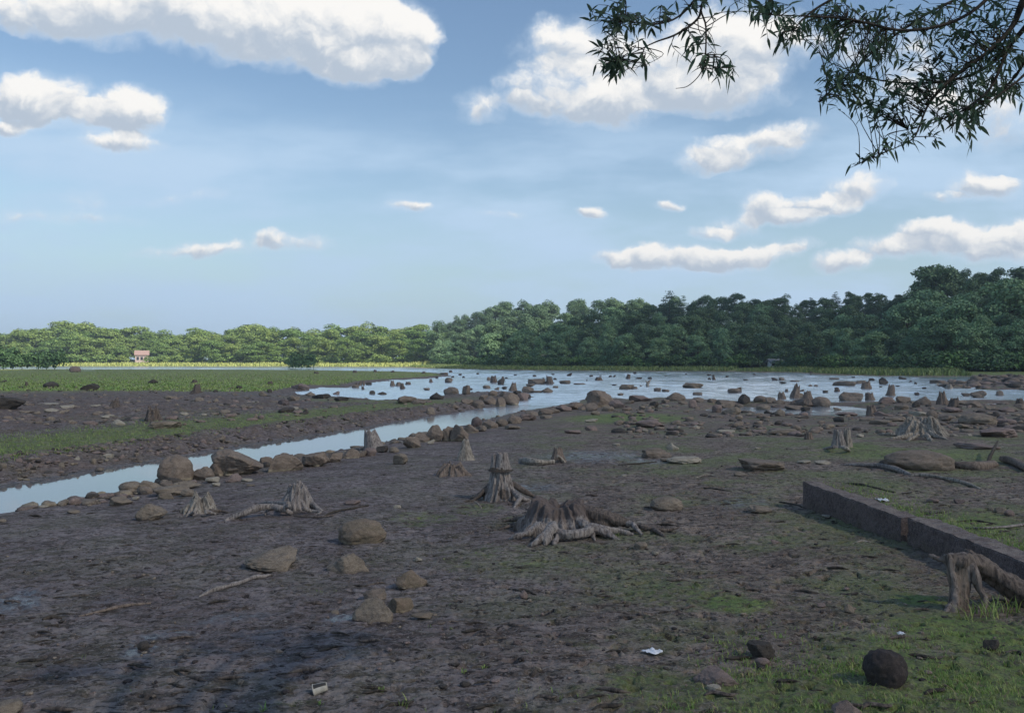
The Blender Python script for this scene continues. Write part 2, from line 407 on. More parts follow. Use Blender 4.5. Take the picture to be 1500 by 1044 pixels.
c = k.mix(k.math('MULTIPLY', rA, k.ss(k.noise(p, 1.1, 4, .6), .35, .6)), c, br)
gn = k.mix(k.ss(k.noise(p, 2.3, 5, .65), .35, .65), (.135, .195, .055), (.22, .27, .085))
gn = k.mix(k.ss(k.noise(p, 14, 6, .7), .45, .62, 0, .8), gn, (.085, .066, .052))
gf = k.math('ADD', gA, k.math('MULTIPLY_ADD', k.noise(p, 6, 5, .7), .9, -.48))
c = k.mix(k.ss(gf, .25, .75), c, gn)
c = k.mix(sA, c, (.26, .27, .10))
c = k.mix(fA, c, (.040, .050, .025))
wf = k.math('ADD', wA, k.math('MULTIPLY_ADD', k.noise(p, 7, 5, .7), 1.0, -.5))
wm = k.ss(wf, .35, .8)
c = k.mix(k.math('MULTIPLY', wm, .7), c, (.05, .048, .055))
k.l.new(c, b.inputs['Base Color'])
k.put(b.inputs['Roughness'], k.math('MULTIPLY_ADD', wm, -.72, .92))
bh = k.math('ADD', k.noise(p, 30, 5, .7), k.math('MULTIPLY', k.noise(p, 8, 4, .6), 1.5))
bn = k.new('ShaderNodeBump'); k.put(bn.inputs['Height'], bh); bn.inputs['Distance'].default_value = .06
k.put(bn.inputs['Strength'], k.math('MULTIPLY_ADD', wm, -.6, .75)); k.l.new(bn.outputs[0], b.inputs['Normal'])

# water
m, k, b = material('pond_water', .04, .5); M['water'] = m
b.inputs['Base Color'].default_value = (.12, .14, .15, 1); b.inputs['IOR'].default_value = 1.55
p = k.vec('MULTIPLY', worldco(k), (1, 1, 0))
r1 = k.noise(k.vec('MULTIPLY', p, (1, 1.6, 1)), 2.6, 4, .6, .3)
cal = k.ss(k.noise(p, .045, 3, .5), .36, .6, .25, 1)
sep = k.new('ShaderNodeSeparateXYZ'); k.put(sep.inputs[0], p)
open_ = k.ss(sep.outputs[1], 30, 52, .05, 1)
bn = k.new('ShaderNodeBump'); k.put(bn.inputs['Height'], r1); bn.inputs['Distance'].default_value = .03
k.put(bn.inputs['Strength'], k.math('MULTIPLY', cal, open_)); k.l.new(bn.outputs[0], b.inputs['Normal'])
b.inputs['Specular IOR Level'].default_value = .5
k.put(b.inputs['Roughness'], k.math('MULTIPLY_ADD', open_, .12, .03)); k.put(b.inputs['Metallic'], k.math('MULTIPLY', open_, .7)); k.put(b.inputs['Base Color'], k.mix(open_, (.10, .115, .12), (.66, .74, .82)))  # open pond pale and metallic, standing in for a bright sky reflection

# ---------------------------------------------------------------- ground sheet
HALF = R(33)
rows = list(np.geomspace(.35, 2.4, 12)[:-1])
r_ = 2.4
while r_ < 3200:
    rows.append(r_)
    r_ += .016 if r_ < 5 else r_ * (.0034 if r_ < 16 else .0045 if r_ < 60 else .011 if r_ < 600 else .06)
rows = np.array(rows)
ang = np.concatenate([np.linspace(-HALF, HALF, 760), np.linspace(HALF, 2 * math.pi - HALF, 62)[1:-1]])
RR, AA = np.meshgrid(rows, ang, indexing='ij')
X = RR * np.sin(AA); Y = RR * np.cos(AA)
fl = fields(X, Y)
Z = base_height(X, Y, fl)
near = ss(-RR, -34, -10)
land = ss(np.maximum(np.maximum(fl['L'], fl['Rr']), fl['S']), 0, .8)
inR = ss(fl['Rr'], .1, 1.0) * (1 - ss(fl['P'], -1.2, 0))
clod = fbm(X * 3.1, Y * 3.1, o=5, g=.62)
pit = ss(fbm(X * 5.2 + 40, Y * 8.5, o=3, g=.6), .32, .72)
lump = ss(fbm(X * 7.5 - 12, Y * 9 + 5, o=2), .45, .9)
Z = Z + inR * near * (.016 * clod - .060 * pit * (.45 + .55 * ss(X, -1.6, 1.5)) + .028 * lump * (.4 + .6 * ss(X, -1.6, 1.5)) + .010 * fbm(X * 14, Y * 17, o=3, g=.6) * ss(-RR, -16, -8))
rough_l = ss(fl['L'], .1, .9) * (1 - ss(RR, 55, 120))
edge = ss(fl['L'], -.2, .5) * (1 - ss(fl['L'], 1.6, 2.6))
Z = Z + rough_l * (.07 * fbm(X * 1.7, Y * 1.7, o=4, g=.6)) + rough_l * (1 - edge) * ss(fl['L'], 5, 7) * .09 * fbm(X * 1.1 + 30, Y * 2.3, o=4, g=.65) + edge * .07 * fbm(X * 3.5, Y * 3.5, o=3, g=.6)
Z = Z + ss(fl['S'], 0, 2) * .16 * fbm(X * .9, Y * .9, o=3)
Z = Z + inR * ss(RR, 18, 30) * .035 * fbm(X * 1.1, Y * 1.1, o=3)
nr, nc = RR.shape
V = np.stack([X, Y, Z], -1).reshape(-1, 3)
V = np.vstack([V, [[0, 0, hgt(0, 0)]]])
gf_ = grid_faces(nr, nc, True)[:, ::-1]
me = mesh_np('ground', V, gf_, M['ground'])
# close the middle
bm = bmesh.new(); bm.from_mesh(me); bm.verts.ensure_lookup_table()
for j in range(nc): bm.faces.new((bm.verts[(j + 1) % nc], bm.verts[j], bm.verts[nr * nc]))
bm.to_mesh(me); bm.free()
me.polygons.foreach_set('use_smooth', [True] * len(me.polygons))

def blobfield(txt):
    out = np.zeros(X.shape)
    for q in txt.replace("\n", "").split(","):
        u, v, ru, rv, a = map(float, q.split())
        c = pix(u, v); d = math.hypot(c.x, c.y)
        a1 = pix(u, v - rv); a2 = pix(u, v + rv)
        rad = max((math.hypot(a1.x, a1.y) - math.hypot(a2.x, a2.y)) / 2, .05)
        lat = ru * d / F
        th = math.atan2(c.x, c.y)
        dx, dy = X - c.x, Y - c.y
        al = dx * math.sin(th) + dy * math.cos(th); ac = dx * math.cos(th) - dy * math.sin(th)
        out = np.maximum(out, a * np.exp(-((al / rad) ** 2 + (ac / lat) ** 2) ** 1.3))
    return out
green = blobfield("""1075 884 62 15 .95,1345 877 48 9 .85,1500 1000 330 70 .7,1200 1020 260 55 .6,960 1010 150 50 .55,1440 930 150 35 .8,700 745 60 14 .55,620 760 80 18 .5,760 820 200 40 .42,1000 870 160 30 .5,1150 780 120 30 .42,1350 740 150 30 .4,1100 700 160 20 .35,900 940 120 30 .35,560 830 90 30 .3,
900 780 80 12 .42,800 735 60 10 .3,760 760 40 12 .4,1320 665 170 14 .65,1100 615 30 6 .3,920 612 110 9 .9,860 635 40 8 .3,1440 770 90 40 .62,1300 720 120 24 .42,1240 655 60 8 .7,
1120 760 120 30 .33,1040 800 120 20 .36,1470 640 70 9 .5,1250 800 90 30 .3,640 920 60 20 .3,520 940 80 20 .22,560 770 50 12 .25,1000 700 60 12 .3,430 1030 50 16 .4,350 1044 60 10 .35""")
sL = fl['L']
green = np.maximum(green, ss(sL, 1.3, 2.2) * (1 - ss(sL, 4.2, 6.4)) * ss(-Y, -70, -40) * .62)
green = np.maximum(green, ss(sL, 1, 3) * ss(RR, 62, 78) * ss(-X, -2, 12) * (.9 - .1 * ss(X, -40, 0)))
green = np.maximum(green, .36 * ss(sL, 3, 6) * ss(fbm(X * .12, Y * .12, o=3), .05, .4))
green = np.maximum(green, ss(fl['Fa'], 4, 8) * (1 - ss(fl['Fa'], 20 + 22 * ss(-X, 15, 40), 26 + 26 * ss(-X, 15, 40))))
straw = ss(fl['Fa'], 1.0, 5) * ss(-X, 15, 40) * (1 - ss(fl['Fa'], 38, 46))
meadow_sun = ss(sL, 1, 3) * ss(RR, 62, 78) * ss(-X, -2, 12)
straw = np.maximum(straw, .62 * meadow_sun)  # meadow ground lightened in colour to stand for soft sun on it
straw = np.maximum(straw, .08 * ss(sL, 1.3, 2.2) * (1 - ss(sL, 4.2, 6.4)) * ss(-Y, -70, -40))
wet = blobfield("205 952 38 16 .8,240 930 60 10 .7,150 880 60 12 .5,20 880 60 25 .72,340 905 100 12 .6,500 905 34 6 1,870 668 150 16 .62,960 675 60 6 .7,770 715 100 10 .6,1080 735 70 20 .55,60 800 120 30 .25,830 640 90 8 .4,1100 745 60 10 .5,390 925 40 9 .5,480 930 70 14 .32")
wet = np.maximum(wet, .5 * (1 - ss(Z, .012, .05)))
rub = ss(sL, 5.5, 8) * (1 - ss(RR, 62, 80)) * .9
rub = np.maximum(rub, ss(fl['S'], 0, 2)); rub = np.maximum(rub, ss(fl['Rr'], .3, 2) * ss(RR, 22, 34) * .8)
rub = np.maximum(rub, .5 * ss(X, 2, 5) * ss(-RR, -16, -6) * inR)
rub = np.maximum(rub, edge * .6)
brown = np.clip(ss(X + .5 * fbm(X * .8, Y * .8, o=2), -1.2, 2.4), 0, 1)
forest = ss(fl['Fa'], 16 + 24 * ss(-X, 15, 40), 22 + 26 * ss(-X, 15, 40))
for nm, ar in (('green', green), ('wet', wet), ('rubble', rub), ('straw', straw), ('forest', forest), ('brown', brown)):
    at = me.attributes.new(nm, 'FLOAT', 'POINT')
    at.data.foreach_set('value', np.append(ar.ravel(), 0).astype(np.float32))
ground = tag(link('ground', me), kind='structure', label='dark mud flats with green algae and turf')

# water sheet
wr = np.concatenate([[4.0], np.geomspace(8, 34, 14)[:-1], np.exp(np.arange(math.log(34), math.log(330), .0034)), np.geomspace(335, 3000, 12)])
wa = np.linspace(-R(35), R(35), 520); WR, WA = np.meshgrid(wr, wa, indexing='ij')
wx, wy = WR * np.sin(WA), WR * np.cos(WA); lam = np.maximum(WR * .018, .5); lw = np.log(WR / 34.0) / .018
# wavelets whose size grows with the fetch; steep enough to face the sky
wz = perlin(lw * .85 + 5, WA / .030, np.full(WR.shape, .5)) + .6 * perlin(lw * 1.9, WA / .013 + 9, np.full(WR.shape, 3.5))
wz = wz * lam * .055 * ss(WR, 36, 55) * (1 - ss(WR, 300, 330)) * (.55 + .45 * ss(fbm(wx * .03, wy * .03, o=2), -.3, .3))
wm_ = mesh_np('water', np.stack([wx, wy, wz], -1).reshape(-1, 3), grid_faces(len(wr), 520)[:, ::-1], M['water'])
tag(link('water', wm_), kind='structure', label='shallow pond and channel reflecting the sky')

# ---------------------------------------------------------------- rocks
def ico(sub):
    b_ = bmesh.new(); bmesh.ops.create_icosphere(b_, subdivisions=sub, radius=1)
    v = np.array([q.co[:] for q in b_.verts]); f = np.array([[w.index for w in q.verts] for q in b_.faces]); b_.free()
    return v, f
ICO = {s: ico(s) for s in (3, 4, 5)}
def rock_shape(seed, kind, sub):
    rg = np.random.RandomState(seed); v, f = ICO[sub]; v = v.copy()
    ncut = {'round': 5, 'ang': 13, 'slab': 9, 'peak': 9, 'wedge': 8}[kind]
    lo = {'round': .86, 'ang': .46, 'slab': .52, 'peak': .55, 'wedge': .52}[kind]
    for i in range(ncut):
        n = rg.normal(size=3); n /= np.linalg.norm(n); d = rg.uniform(lo, .93)
        if kind == 'slab' and i == 0: n = np.array([.1, .05, 1]); n /= np.linalg.norm(n); d = .5
        s = v @ n; o = s > d
        v[o] -= ((s[o] - d) * .93)[:, None] * n
    q = seed * 1.37
    v *= (1 + .13 * fbm(v[:, 0] * 1.2 + q, v[:, 1] * 1.2, v[:, 2] * 1.2, 3) + (.04 if kind == 'round' else .065) * fbm(v[:, 0] * 4 + q, v[:, 1] * 4, v[:, 2] * 4, 5, .65))[:, None]
    if kind == 'peak':
        k_ = np.clip(v[:, 2], 0, 1); v[:, 0] *= 1 - .55 * k_; v[:, 1] *= 1 - .55 * k_; v[:, 2] *= 1.15
    if kind == 'wedge':
        v[:, 2] *= .62 - .42 * v[:, 0]
    mn, mx = v.min(0), v.max(0)
    v[:, 0] = (v[:, 0] - mn[0]) / (mx[0] - mn[0]) - .5; v[:, 1] = (v[:, 1] - mn[1]) / (mx[1] - mn[1]) - .5
    v[:, 2] = (v[:, 2] - mn[2]) / (mx[2] - mn[2]) * 1.35 - .35        # a quarter of it sits in the mud
    return v, f
ROCKS = {}
def rock_mesh(kind, mat, seed, sub=4):
    key = (kind, mat, seed, sub)
    if key not in ROCKS:
        v, f = rock_shape(seed, kind, sub); ROCKS[key] = mesh_np('rock', v, f, M[mat])
    return ROCKS[key]
rcount = [0]; GF_ = 'stones lying on the near mud'
def rock(u, vb, w, h, kind='ang', mat='brown', label=None, group=None, hero=False, name='rock', cat='rock', z=None, rot=None, depth=None):
    g = pix(u, vb, z); d = math.hypot(g.x, g.y)
    wm, hm = w * d / F, h * (.85 if group == GF_ else .9 if group == 'boulders lining the channel bank' and w < 40 else 1) * d / F
    dm = depth * wm if depth else wm * random.uniform(.7, .95)
    th = math.atan2(g.x, g.y)
    x, y = g.x + math.sin(th) * dm * .42, g.y + math.cos(th) * dm * .42
    rcount[0] += 1
    seed = (rcount[0] * 7 + int(u)) % 9973 if hero else 10 + rcount[0] % 9
    me_ = rock_mesh(kind, mat, seed, 5 if hero else 4 if wm * F / d > 12 else 3)
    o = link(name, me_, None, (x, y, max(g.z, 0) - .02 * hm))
    o.rotation_euler = (0, 0, -th + (rot if rot is not None else random.choice([0, math.pi]) + random.uniform(-.35, .35)))
    if kind == 'wedge': o.rotation_euler = (0, 0, -th + (rot or 0))
    o.scale = (wm * 1.02, dm, hm * 1.04)
    tag(o, label, cat, group); return o
random.seed(3)
GF = 'stones lying on the near mud'
def K(o): return o
# near mud
rock(531, 797, 70, 38, 'round', 'moss', 'rounded mossy boulder half buried in mud, left of the broad stump', GF, True)
rock(510, 839, 60, 30, 'ang', 'tan', 'tan boulder with a pale patch, below the rounded mossy boulder', GF, True)
rock(396, 837, 76, 31, 'wedge', 'tan', 'long tan wedge of stone rising to the right above a fallen stick', GF, True, rot=math.pi)
rock(603, 861, 44, 28, 'peak', 'moss', 'small pointed brown stone right of the tan boulder', GF, True)
rock(546, 911, 60, 34, 'ang', 'tan', 'nearest pale-topped tan boulder beside a small puddle', GF, True)
rock(585, 897, 42, 25, 'ang', 'moss', 'greyish stone touching the right side of the nearest tan boulder', GF, True)
rock(549, 880, 34, 16, 'ang', 'brown', 'small brown stone perched behind the nearest tan boulder', GF, True)
rock(612, 823, 13, 8, 'ang', 'pale', 'tiny white stone above the small pointed stone', GF)
rock(491, 899, 12, 5, 'ang', 'tan', 'tiny tan stone at the left edge of the small puddle', GF)
rock(618, 906, 32, 6, 'slab', 'moss', 'flat greenish stone right of the nearest tan boulder', GF)
rock(976, 748, 48, 21, 'round', 'tan', 'rounded tan stone alone right of the broad stump', GF, True)
rock(1113, 752, 36, 11, 'wedge', 'tan', 'low tan stone in damp mud left of the long granite slab', GF, True)
rock(962, 671, 42, 16, 'ang', 'brown', 'brown blocky stone behind a pale flat one in the middle mud', GF, True)
rock(985, 659, 18, 11, 'peak', 'pale', 'small pale pointed stone behind the brown blocky stone', GF)
rock(1002, 679, 52, 10, 'slab', 'pale', 'long flat cream stone in front of the brown blocky stone', GF, True)
rock(975, 676, 16, 6, 'slab', 'tan', 'small tan flake at the left end of the long cream stone', GF)
rock(767, 876, 13, 12, 'ang', 'pink', 'small pinkish stone among dark twigs in front of the broad stump', GF)
rock(758, 944, 14, 8, 'ang', 'slab', 'small grey stone alone on bare near mud', GF)
rock(1296, 1007, 56, 53, 'round', 'ball', 'round dark stone like a ball in the grass at lower right', GF, True, depth=.95)
rock(1115, 966, 38, 22, 'ang', 'dark', 'dark lumpy clod in the grass left of the round dark stone', 'dark clods in the grass', True, name='mud_clod', cat='mud clod')
rock(1117, 974, 20, 10, 'round', 'pink', 'small pinkish pebble in front of the dark lumpy clod', GF)
rock(1050, 1004, 66, 22, 'ang', 'pink', 'flat reddish brown stone in the grass at the lower middle', GF, True)
rock(1240, 1052, 40, 26, 'peak', 'pink', 'pinkish stone cut off by the bottom edge, in grass', GF, True)
rock(1046, 1013, 20, 8, 'slab', 'pale', 'small pale greenish stone in front of the flat reddish stone', GF)
rock(1452, 953, 20, 14, 'ang', 'dark', 'small dark clod in grass right of the round stone', 'dark clods in the grass', name='mud_clod', cat='mud clod')
rock(210, 952, 16, 12, 'round', 'dark', 'small dark round stone beside the blue-grey puddle at lower left', GF, True)
rock(8, 1050, 40, 18, 'slab', 'tan', 'tan stone cut off at the bottom left corner', GF)
rock(1244, 898, 14, 14, 'peak', 'tan', 'small tan chip standing on the mud right of the moss patch', GF)
rock(1203, 889, 12, 5, 'ang', 'pink', 'tiny pinkish chip beside the moss patch', GF)
rock(1136, 797, 13, 7, 'ang', 'pink', 'small pink stone on the brown mud left of the granite slab', GF)
rock(938, 805, 20, 12, 'ang', 'tan', 'small light stone at the tip of the broad stump\'s right roots', GF)
rock(960, 812, 10, 5, 'slab', 'pale', 'tiny pale flake right of the broad stump\'s root tips', GF)
rock(582, 745, 12, 6, 'ang', 'pale', 'tiny pale stone on the mud left of the split stump', GF)
rock(517, 739, 22, 7, 'ang', 'pink', 'low pinkish stone right of the arching root', GF)
rock(108, 752, 16, 5, 'slab', 'tan', 'small flat tan stone by the near water edge', GF)
rock(64, 743, 12, 3, 'slab', 'pale', 'tiny pale flake at the near water edge on the left', GF)
rock(3, 765, 10, 5, 'ang', 'tan', 'small tan stone at the left picture edge below the water', GF)
rock(838, 635, 24, 6, 'slab', 'pink', 'pinkish flat stone in the middle of the dark mud', GF)
rock(866, 618, 20, 5, 'slab', 'pale', 'pale flat stone on the green strip of mud', GF)
rock(866, 631, 18, 8, 'ang', 'pink', 'reddish stone below the green strip of mud', GF)
rock(955, 626, 42, 12, 'slab', 'pink', 'broad pinkish slab at the far side of the dark mud', GF, True)
rock(945, 632, 9, 4, 'ang', 'pale', 'tiny white stone below the broad pinkish slab', GF)
rock(993, 628, 6, 5, 'ang', 'pale', 'tiny bluish white stone right of the broad pinkish slab', GF)
rock(1020, 628, 12, 6, 'ang', 'pale', 'small pale yellow stone right of the broad pinkish slab', GF)
rock(1063, 634, 26, 5, 'slab', 'pale', 'flat pale stone on the mud before the puddle', GF)
rock(1148, 637, 48, 10, 'wedge', 'tan', 'long tan stone lying between the puddle and the green mud', GF, True, rot=math.pi)
rock(1112, 634, 22, 5, 'slab', 'pink', 'low pinkish stone left of the long tan stone', GF)
rock(1173, 639, 14, 5, 'ang', 'dark', 'dark lump at the right end of the long tan stone', GF)
rock(902, 653, 12, 4, 'slab', 'pale', 'small pale flake in the middle of the mud', GF)
rock(914, 698, 8, 4, 'slab', 'pale', 'tiny pale flake behind the broad stump', GF)
rock(1115, 691, 66, 17, 'slab', 'brown', 'flat brown slab with turf on it left of the far end of the granite slab', GF, True)
rock(1178, 679, 18, 5, 'slab', 'pale', 'left one of two small pale flakes behind the granite slab', GF)
rock(1205, 680, 22, 5, 'slab', 'pale', 'right one of two small pale flakes behind the granite slab', GF)
rock(1085, 697, 20, 6, 'wedge', 'tan', 'small tan stone below the flat turf-topped slab', GF)
rock(1110, 658, 9, 3, 'slab', 'pale', 'tiny flake before the long tan stone', GF)
rock(1210, 758, 12, 4, 'slab', 'pale', 'small pale flake at the foot of the granite slab', GF)
rock(1346, 689, 88, 30, 'round', 'brown', 'wide low brown mound of rock behind the granite slab', GF, True, depth=.6)
rock(1300, 684, 22, 12, 'round', 'dark', 'dark knob at the left end of the wide brown mound', GF)
rock(1430, 658, 56, 8, 'slab', 'pink', 'row-like low pinkish stone below the fan-rooted stump', GF)
rock(1478, 756, 12, 9, 'ang', 'pink', 'small pinkish stone on the grass right of the granite slab', GF)
rock(1405, 738, 14, 8, 'ang', 'slab', 'small grey stone on the grass beyond the granite slab', GF)
rock(1366, 737, 16, 7, 'slab', 'pink', 'small brown flake on the grass beyond the granite slab', GF)
rock(1465, 751, 16, 8, 'ang', 'tan', 'small tan stone on the grass beyond the slab at the right', GF)
rock(1260, 640, 10, 5, 'ang', 'pale', 'small pale stone left of the fan-rooted stump', GF)
rock(1420, 639, 6, 4, 'ang', 'pale', 'tiny pale stone right of the fan-rooted stump', GF)
rock(1432, 622, 46, 17, 'round', 'tan', 'orange-tan boulder behind the fan-rooted stump', GF, True)
rock(1462, 641, 44, 14, 'wedge', 'pink', 'reddish wedge stone right of the fan-rooted stump', GF, True, rot=math.pi)
rock(1345, 609, 24, 7, 'slab', 'pale', 'pale slab on the rubble behind the fan-rooted stump', GF)
# boulders lining the channel
GB = 'boulders lining the channel bank'
for a_ in [(257, 706, 48, 36, 'round', 'bank', 'big dome-shaped brown boulder on the channel bank'),
 (348, 697, 72, 35, 'wedge', 'bank', 'biggest brown boulder, sloping down to the right with a pale foot'),
 (193, 720, 32, 14, 'round', 'tan', 'smooth tan stone at the left end of the boulder row'),
 (219, 719, 32, 15, 'wedge', 'tan', 'tan slab leaning against the dome-shaped boulder'),
 (296, 703, 34, 20, 'ang', 'bank', 'lower brown boulder between the dome-shaped and the biggest one'),
 (318, 697, 20, 22, 'ang', 'bank', 'narrow brown block at the left foot of the biggest boulder'),
 (418, 690, 50, 25, 'ang', 'bank', 'rough brown boulder right of the biggest one'),
 (462, 684, 40, 21, 'ang', 'bank', 'brown boulder with a pale lower edge, third right of the biggest'),
 (250, 726, 50, 11, 'slab', 'tan', 'long flat tan slab in front of the dome-shaped boulder'),
 (278, 715, 32, 10, 'wedge', 'tan', 'tan slab right below the dome-shaped boulder'),
 (243, 731, 24, 10, 'ang', 'moss', 'brown stone under the long flat tan slab'),
 (275, 727, 19, 10, 'round', 'tan', 'rounded cream stone at the right end of the long tan slab'),
 (242, 714, 24, 9, 'ang', 'brown', 'small brown stone at the foot of the dome-shaped boulder'),
 (311, 707, 20, 8, 'slab', 'pale', 'pale flake below the gap between the two big boulders'),
 (316, 712, 12, 5, 'slab', 'pale', 'lower pale flake below the gap between the big boulders'),
 (343, 706, 28, 12, 'ang', 'pink', 'pinkish stone at the foot of the biggest boulder'),
 (362, 705, 16, 4, 'slab', 'pale', 'thin pale flake right of the pinkish foot stone'),
 (367, 712, 12, 3, 'slab', 'tan', 'thin tan flake on mud below the biggest boulder'),
 (178, 740, 30, 12, 'wedge', 'tan', 'low tan stone on mud below the smooth tan stone'),
 (199, 732, 9, 5, 'ang', 'pale', 'tiny pale stone behind the low tan stone'),
 (222, 762, 42, 21, 'wedge', 'tan', 'split tan rock with a dark underside on the left mud'),
 (390, 682, 22, 14, 'ang', 'bank', 'brown stone wedged right of the biggest boulder'),
 (489, 677, 26, 15, 'ang', 'bank', None), (512, 671, 30, 15, 'ang', 'bank', None), (529, 669, 16, 10, 'ang', 'brown', None),
 (541, 668, 20, 13, 'ang', 'pink', 'pinkish stone at the foot of the leaning stump'), (588, 680, 24, 17, 'ang', 'tan', 'square tan block on the mud below the leaning stump'),
 (577, 663, 15, 9, 'round', 'tan', 'small tan stone above the square tan block'), (604, 656, 26, 18, 'ang', 'bank', 'squat brown boulder right of the leaning stump'),
 (619, 648, 26, 16, 'ang', 'bank', None), (637, 647, 26, 27, 'peak', 'bank', 'tall pointed brown boulder midway along the channel'),
 (656, 646, 18, 24, 'ang', 'bank', None), (673, 646, 28, 26, 'ang', 'bank', 'cracked upright brown boulder right of the tall pointed one'),
 (631, 650, 12, 7, 'ang', 'pale', 'pale stone at the foot of the tall pointed boulder'), (698, 625, 16, 16, 'round', 'slab', 'grey egg-shaped boulder standing above the row'),
 (718, 627, 24, 13, 'ang', 'bank', None), (735, 624, 18, 12, 'ang', 'brown', None), (752, 621, 26, 13, 'ang', 'bank', None), (750, 628, 24, 5, 'slab', 'tan', 'flat tan flake before the far channel boulders'),
 (773, 616, 26, 11, 'ang', 'pink', None), (779, 610, 20, 9, 'ang', 'brown', None), (798, 608, 24, 10, 'ang', 'bank', None), (812, 605, 18, 9, 'ang', 'brown', None), (826, 603, 24, 11, 'ang', 'pink', None),
 (690, 634, 22, 14, 'ang', 'bank', None), (705, 632, 16, 10, 'ang', 'brown', None), (560, 663, 18, 11, 'ang', 'dark', None), (843, 600, 26, 12, 'ang', 'bank', None), (800, 613, 18, 5, 'slab', 'tan', None),
 (880, 597, 44, 25, 'ang', 'bank', 'big squared block of brown rock at the mouth of the channel'), (866, 602, 20, 13, 'ang', 'brown', None), (905, 598, 26, 13, 'ang', 'pink', None), (890, 603, 18, 9, 'ang', 'tan', None), (855, 600, 16, 9, 'ang', 'bank', None),
 (872, 608, 14, 7, 'ang', 'tan', None), (918, 602, 16, 6, 'slab', 'bank', None)]:
    rock(*a_[:6], label=a_[6] or 'brown stone packed into the boulder row along the channel bank', group=GB, hero=a_[2] > 22)
# left bank tip
GL = 'boulders at the tip of the left bank'
for a_ in [(718, 592, 20, 12, 'ang', 'bank'), (733, 595, 16, 13, 'ang', 'bank'), (749, 593, 24, 18, 'ang', 'bank'), (765, 586, 20, 11, 'ang', 'pink'), (722, 580, 14, 8, 'round', 'bank'), (700, 598, 18, 11, 'ang', 'brown'),
           (740, 582, 18, 9, 'ang', 'brown'), (773, 583, 10, 6, 'ang', 'dark'), (684, 592, 18, 8, 'ang', 'bank'), (665, 600, 14, 8, 'ang', 'bank'), (631, 607, 14, 11, 'ang', 'tan'), (708, 586, 14, 8, 'ang', 'bank'), (758, 578, 13, 6, 'ang', 'dark')]:
    rock(*a_, label='brown boulder piled at the far tip of the left channel bank', group=GL)
for a_ in [(597, 591, 30, 11, 'ang', 'bank', 'long brown boulder on the near edge of the left inlet'), (614, 592, 22, 8, 'ang', 'brown', 'darker stone just right of the long brown inlet boulder'),
           (640, 585, 22, 10, 'peak', 'dark', 'dark hump of rock at the inlet edge left of the square block'), (661, 578, 22, 11, 'round', 'brown', 'brown rounded rock left of the square block in the pond'),
           (683, 578, 12, 14, 'ang', 'brown', 'upright square brown block standing in the pond'), (560, 578, 14, 4, 'ang', 'dark', 'low dark rock on the thin spit in the inlet'),
           (545, 577, 9, 5, 'ang', 'dark', 'small dark rock on the thin spit in the inlet'), (521, 568, 12, 5, 'ang', 'brown', 'brown rock at the inlet shore on the left'), (540, 564, 10, 4, 'ang', 'dark', 'dark rock at the inlet shore below the meadow'),
           (493, 578, 9, 5, 'ang', 'pink', 'small reddish rock at the head of the inlet')]:
    rock(*a_[:6], label=a_[6], group='rocks round the left inlet', hero=a_[2] > 16)
# rocks in the open pond
GP = 'rocks standing out of the pond'
PR = """650 549.5 13 4 dark,663 553 5 3 dark,657 560 12 7 brown,674 550 5 3 dark,679 553 4 2.5 dark,716 557 6 5 brown,734 563 11 8 dark,739 570 8 4 dark,728 571 7 4 brown,713 569 11 5 brown,
786 562 26 7 dark,777 566 13 4 dark,796 556 3 3 dark,813 556 5 3 dark,828 562 19 5 dark,849 563 18 2 brown,783 552 6 3 dark,834 551 8 5 dark,755 549.5 5 1.5 dark,742 554 5 2 dark,
773 575 18 9 brown,787 575 16 3 dark,802 575 17 7 brown,814 568 8 3 brown,625 571 10 3 brown,866 552 6 3 dark,900 552 4 3 dark,894 552 5 2.5 dark,936 555 10 2.5 dark,952 555 6 3 dark,930 547.5 5 3 dark,
918 570 22 7 tan,930 570 9 4 brown,909 579 9 3.5 brown,900 564 8 1.3 dark,939 566 4 2 brown,963 573 12 5 brown,975 574 12 4 brown,1014 568 30 7 tan,1039 550 6 2 dark,1039 555.5 5 2.5 dark,1022 578.5 15 4 brown,
1065 552 5 2 dark,1075 575 18 6 brown,1135 557 10 4 dark,1145 557 8 4 brown,1147 561 11 2 dark,1164 559 13 2 brown,1092 557 7 2 dark,1187 566.5 6 3.4 brown,1195 566.5 6 3 brown,1209 575 8 3 dark,1171 583 13 7 tan,
1175 573 6 3 brown,1237 565.5 32 7 brown,1260 562.5 15 5 brown,1277 558 8 4 dark,1294 563 12 6 dark,1293 558 10 5 dark,1222 555.5 14 2 dark,1246 587 32 12 brown,1343 579 7 4 dark,1322 556 10 4 dark,1374 562 22 5 dark,
1334 560 4 3 dark,1341 563 4 3 dark,1354 569.5 6 2.5 dark,1433 582 20 9 brown,1464 579 9 6 pink,1416 580 13 4 brown,1290 567 4 1.5 dark,880 551 4 2 dark,1105 549 4 2 dark,1187 549 4 1.6 dark,1315 566 6 1.5 dark,640 554 5 3 dark,690 571 5 3 dark,
1005 548.5 4 1.6 dark,810 549 5 1.8 dark,700 548 5 2 dark,1250 553 5 1.6 dark,975 551 3 1.5 dark,860 558 3 2 dark"""
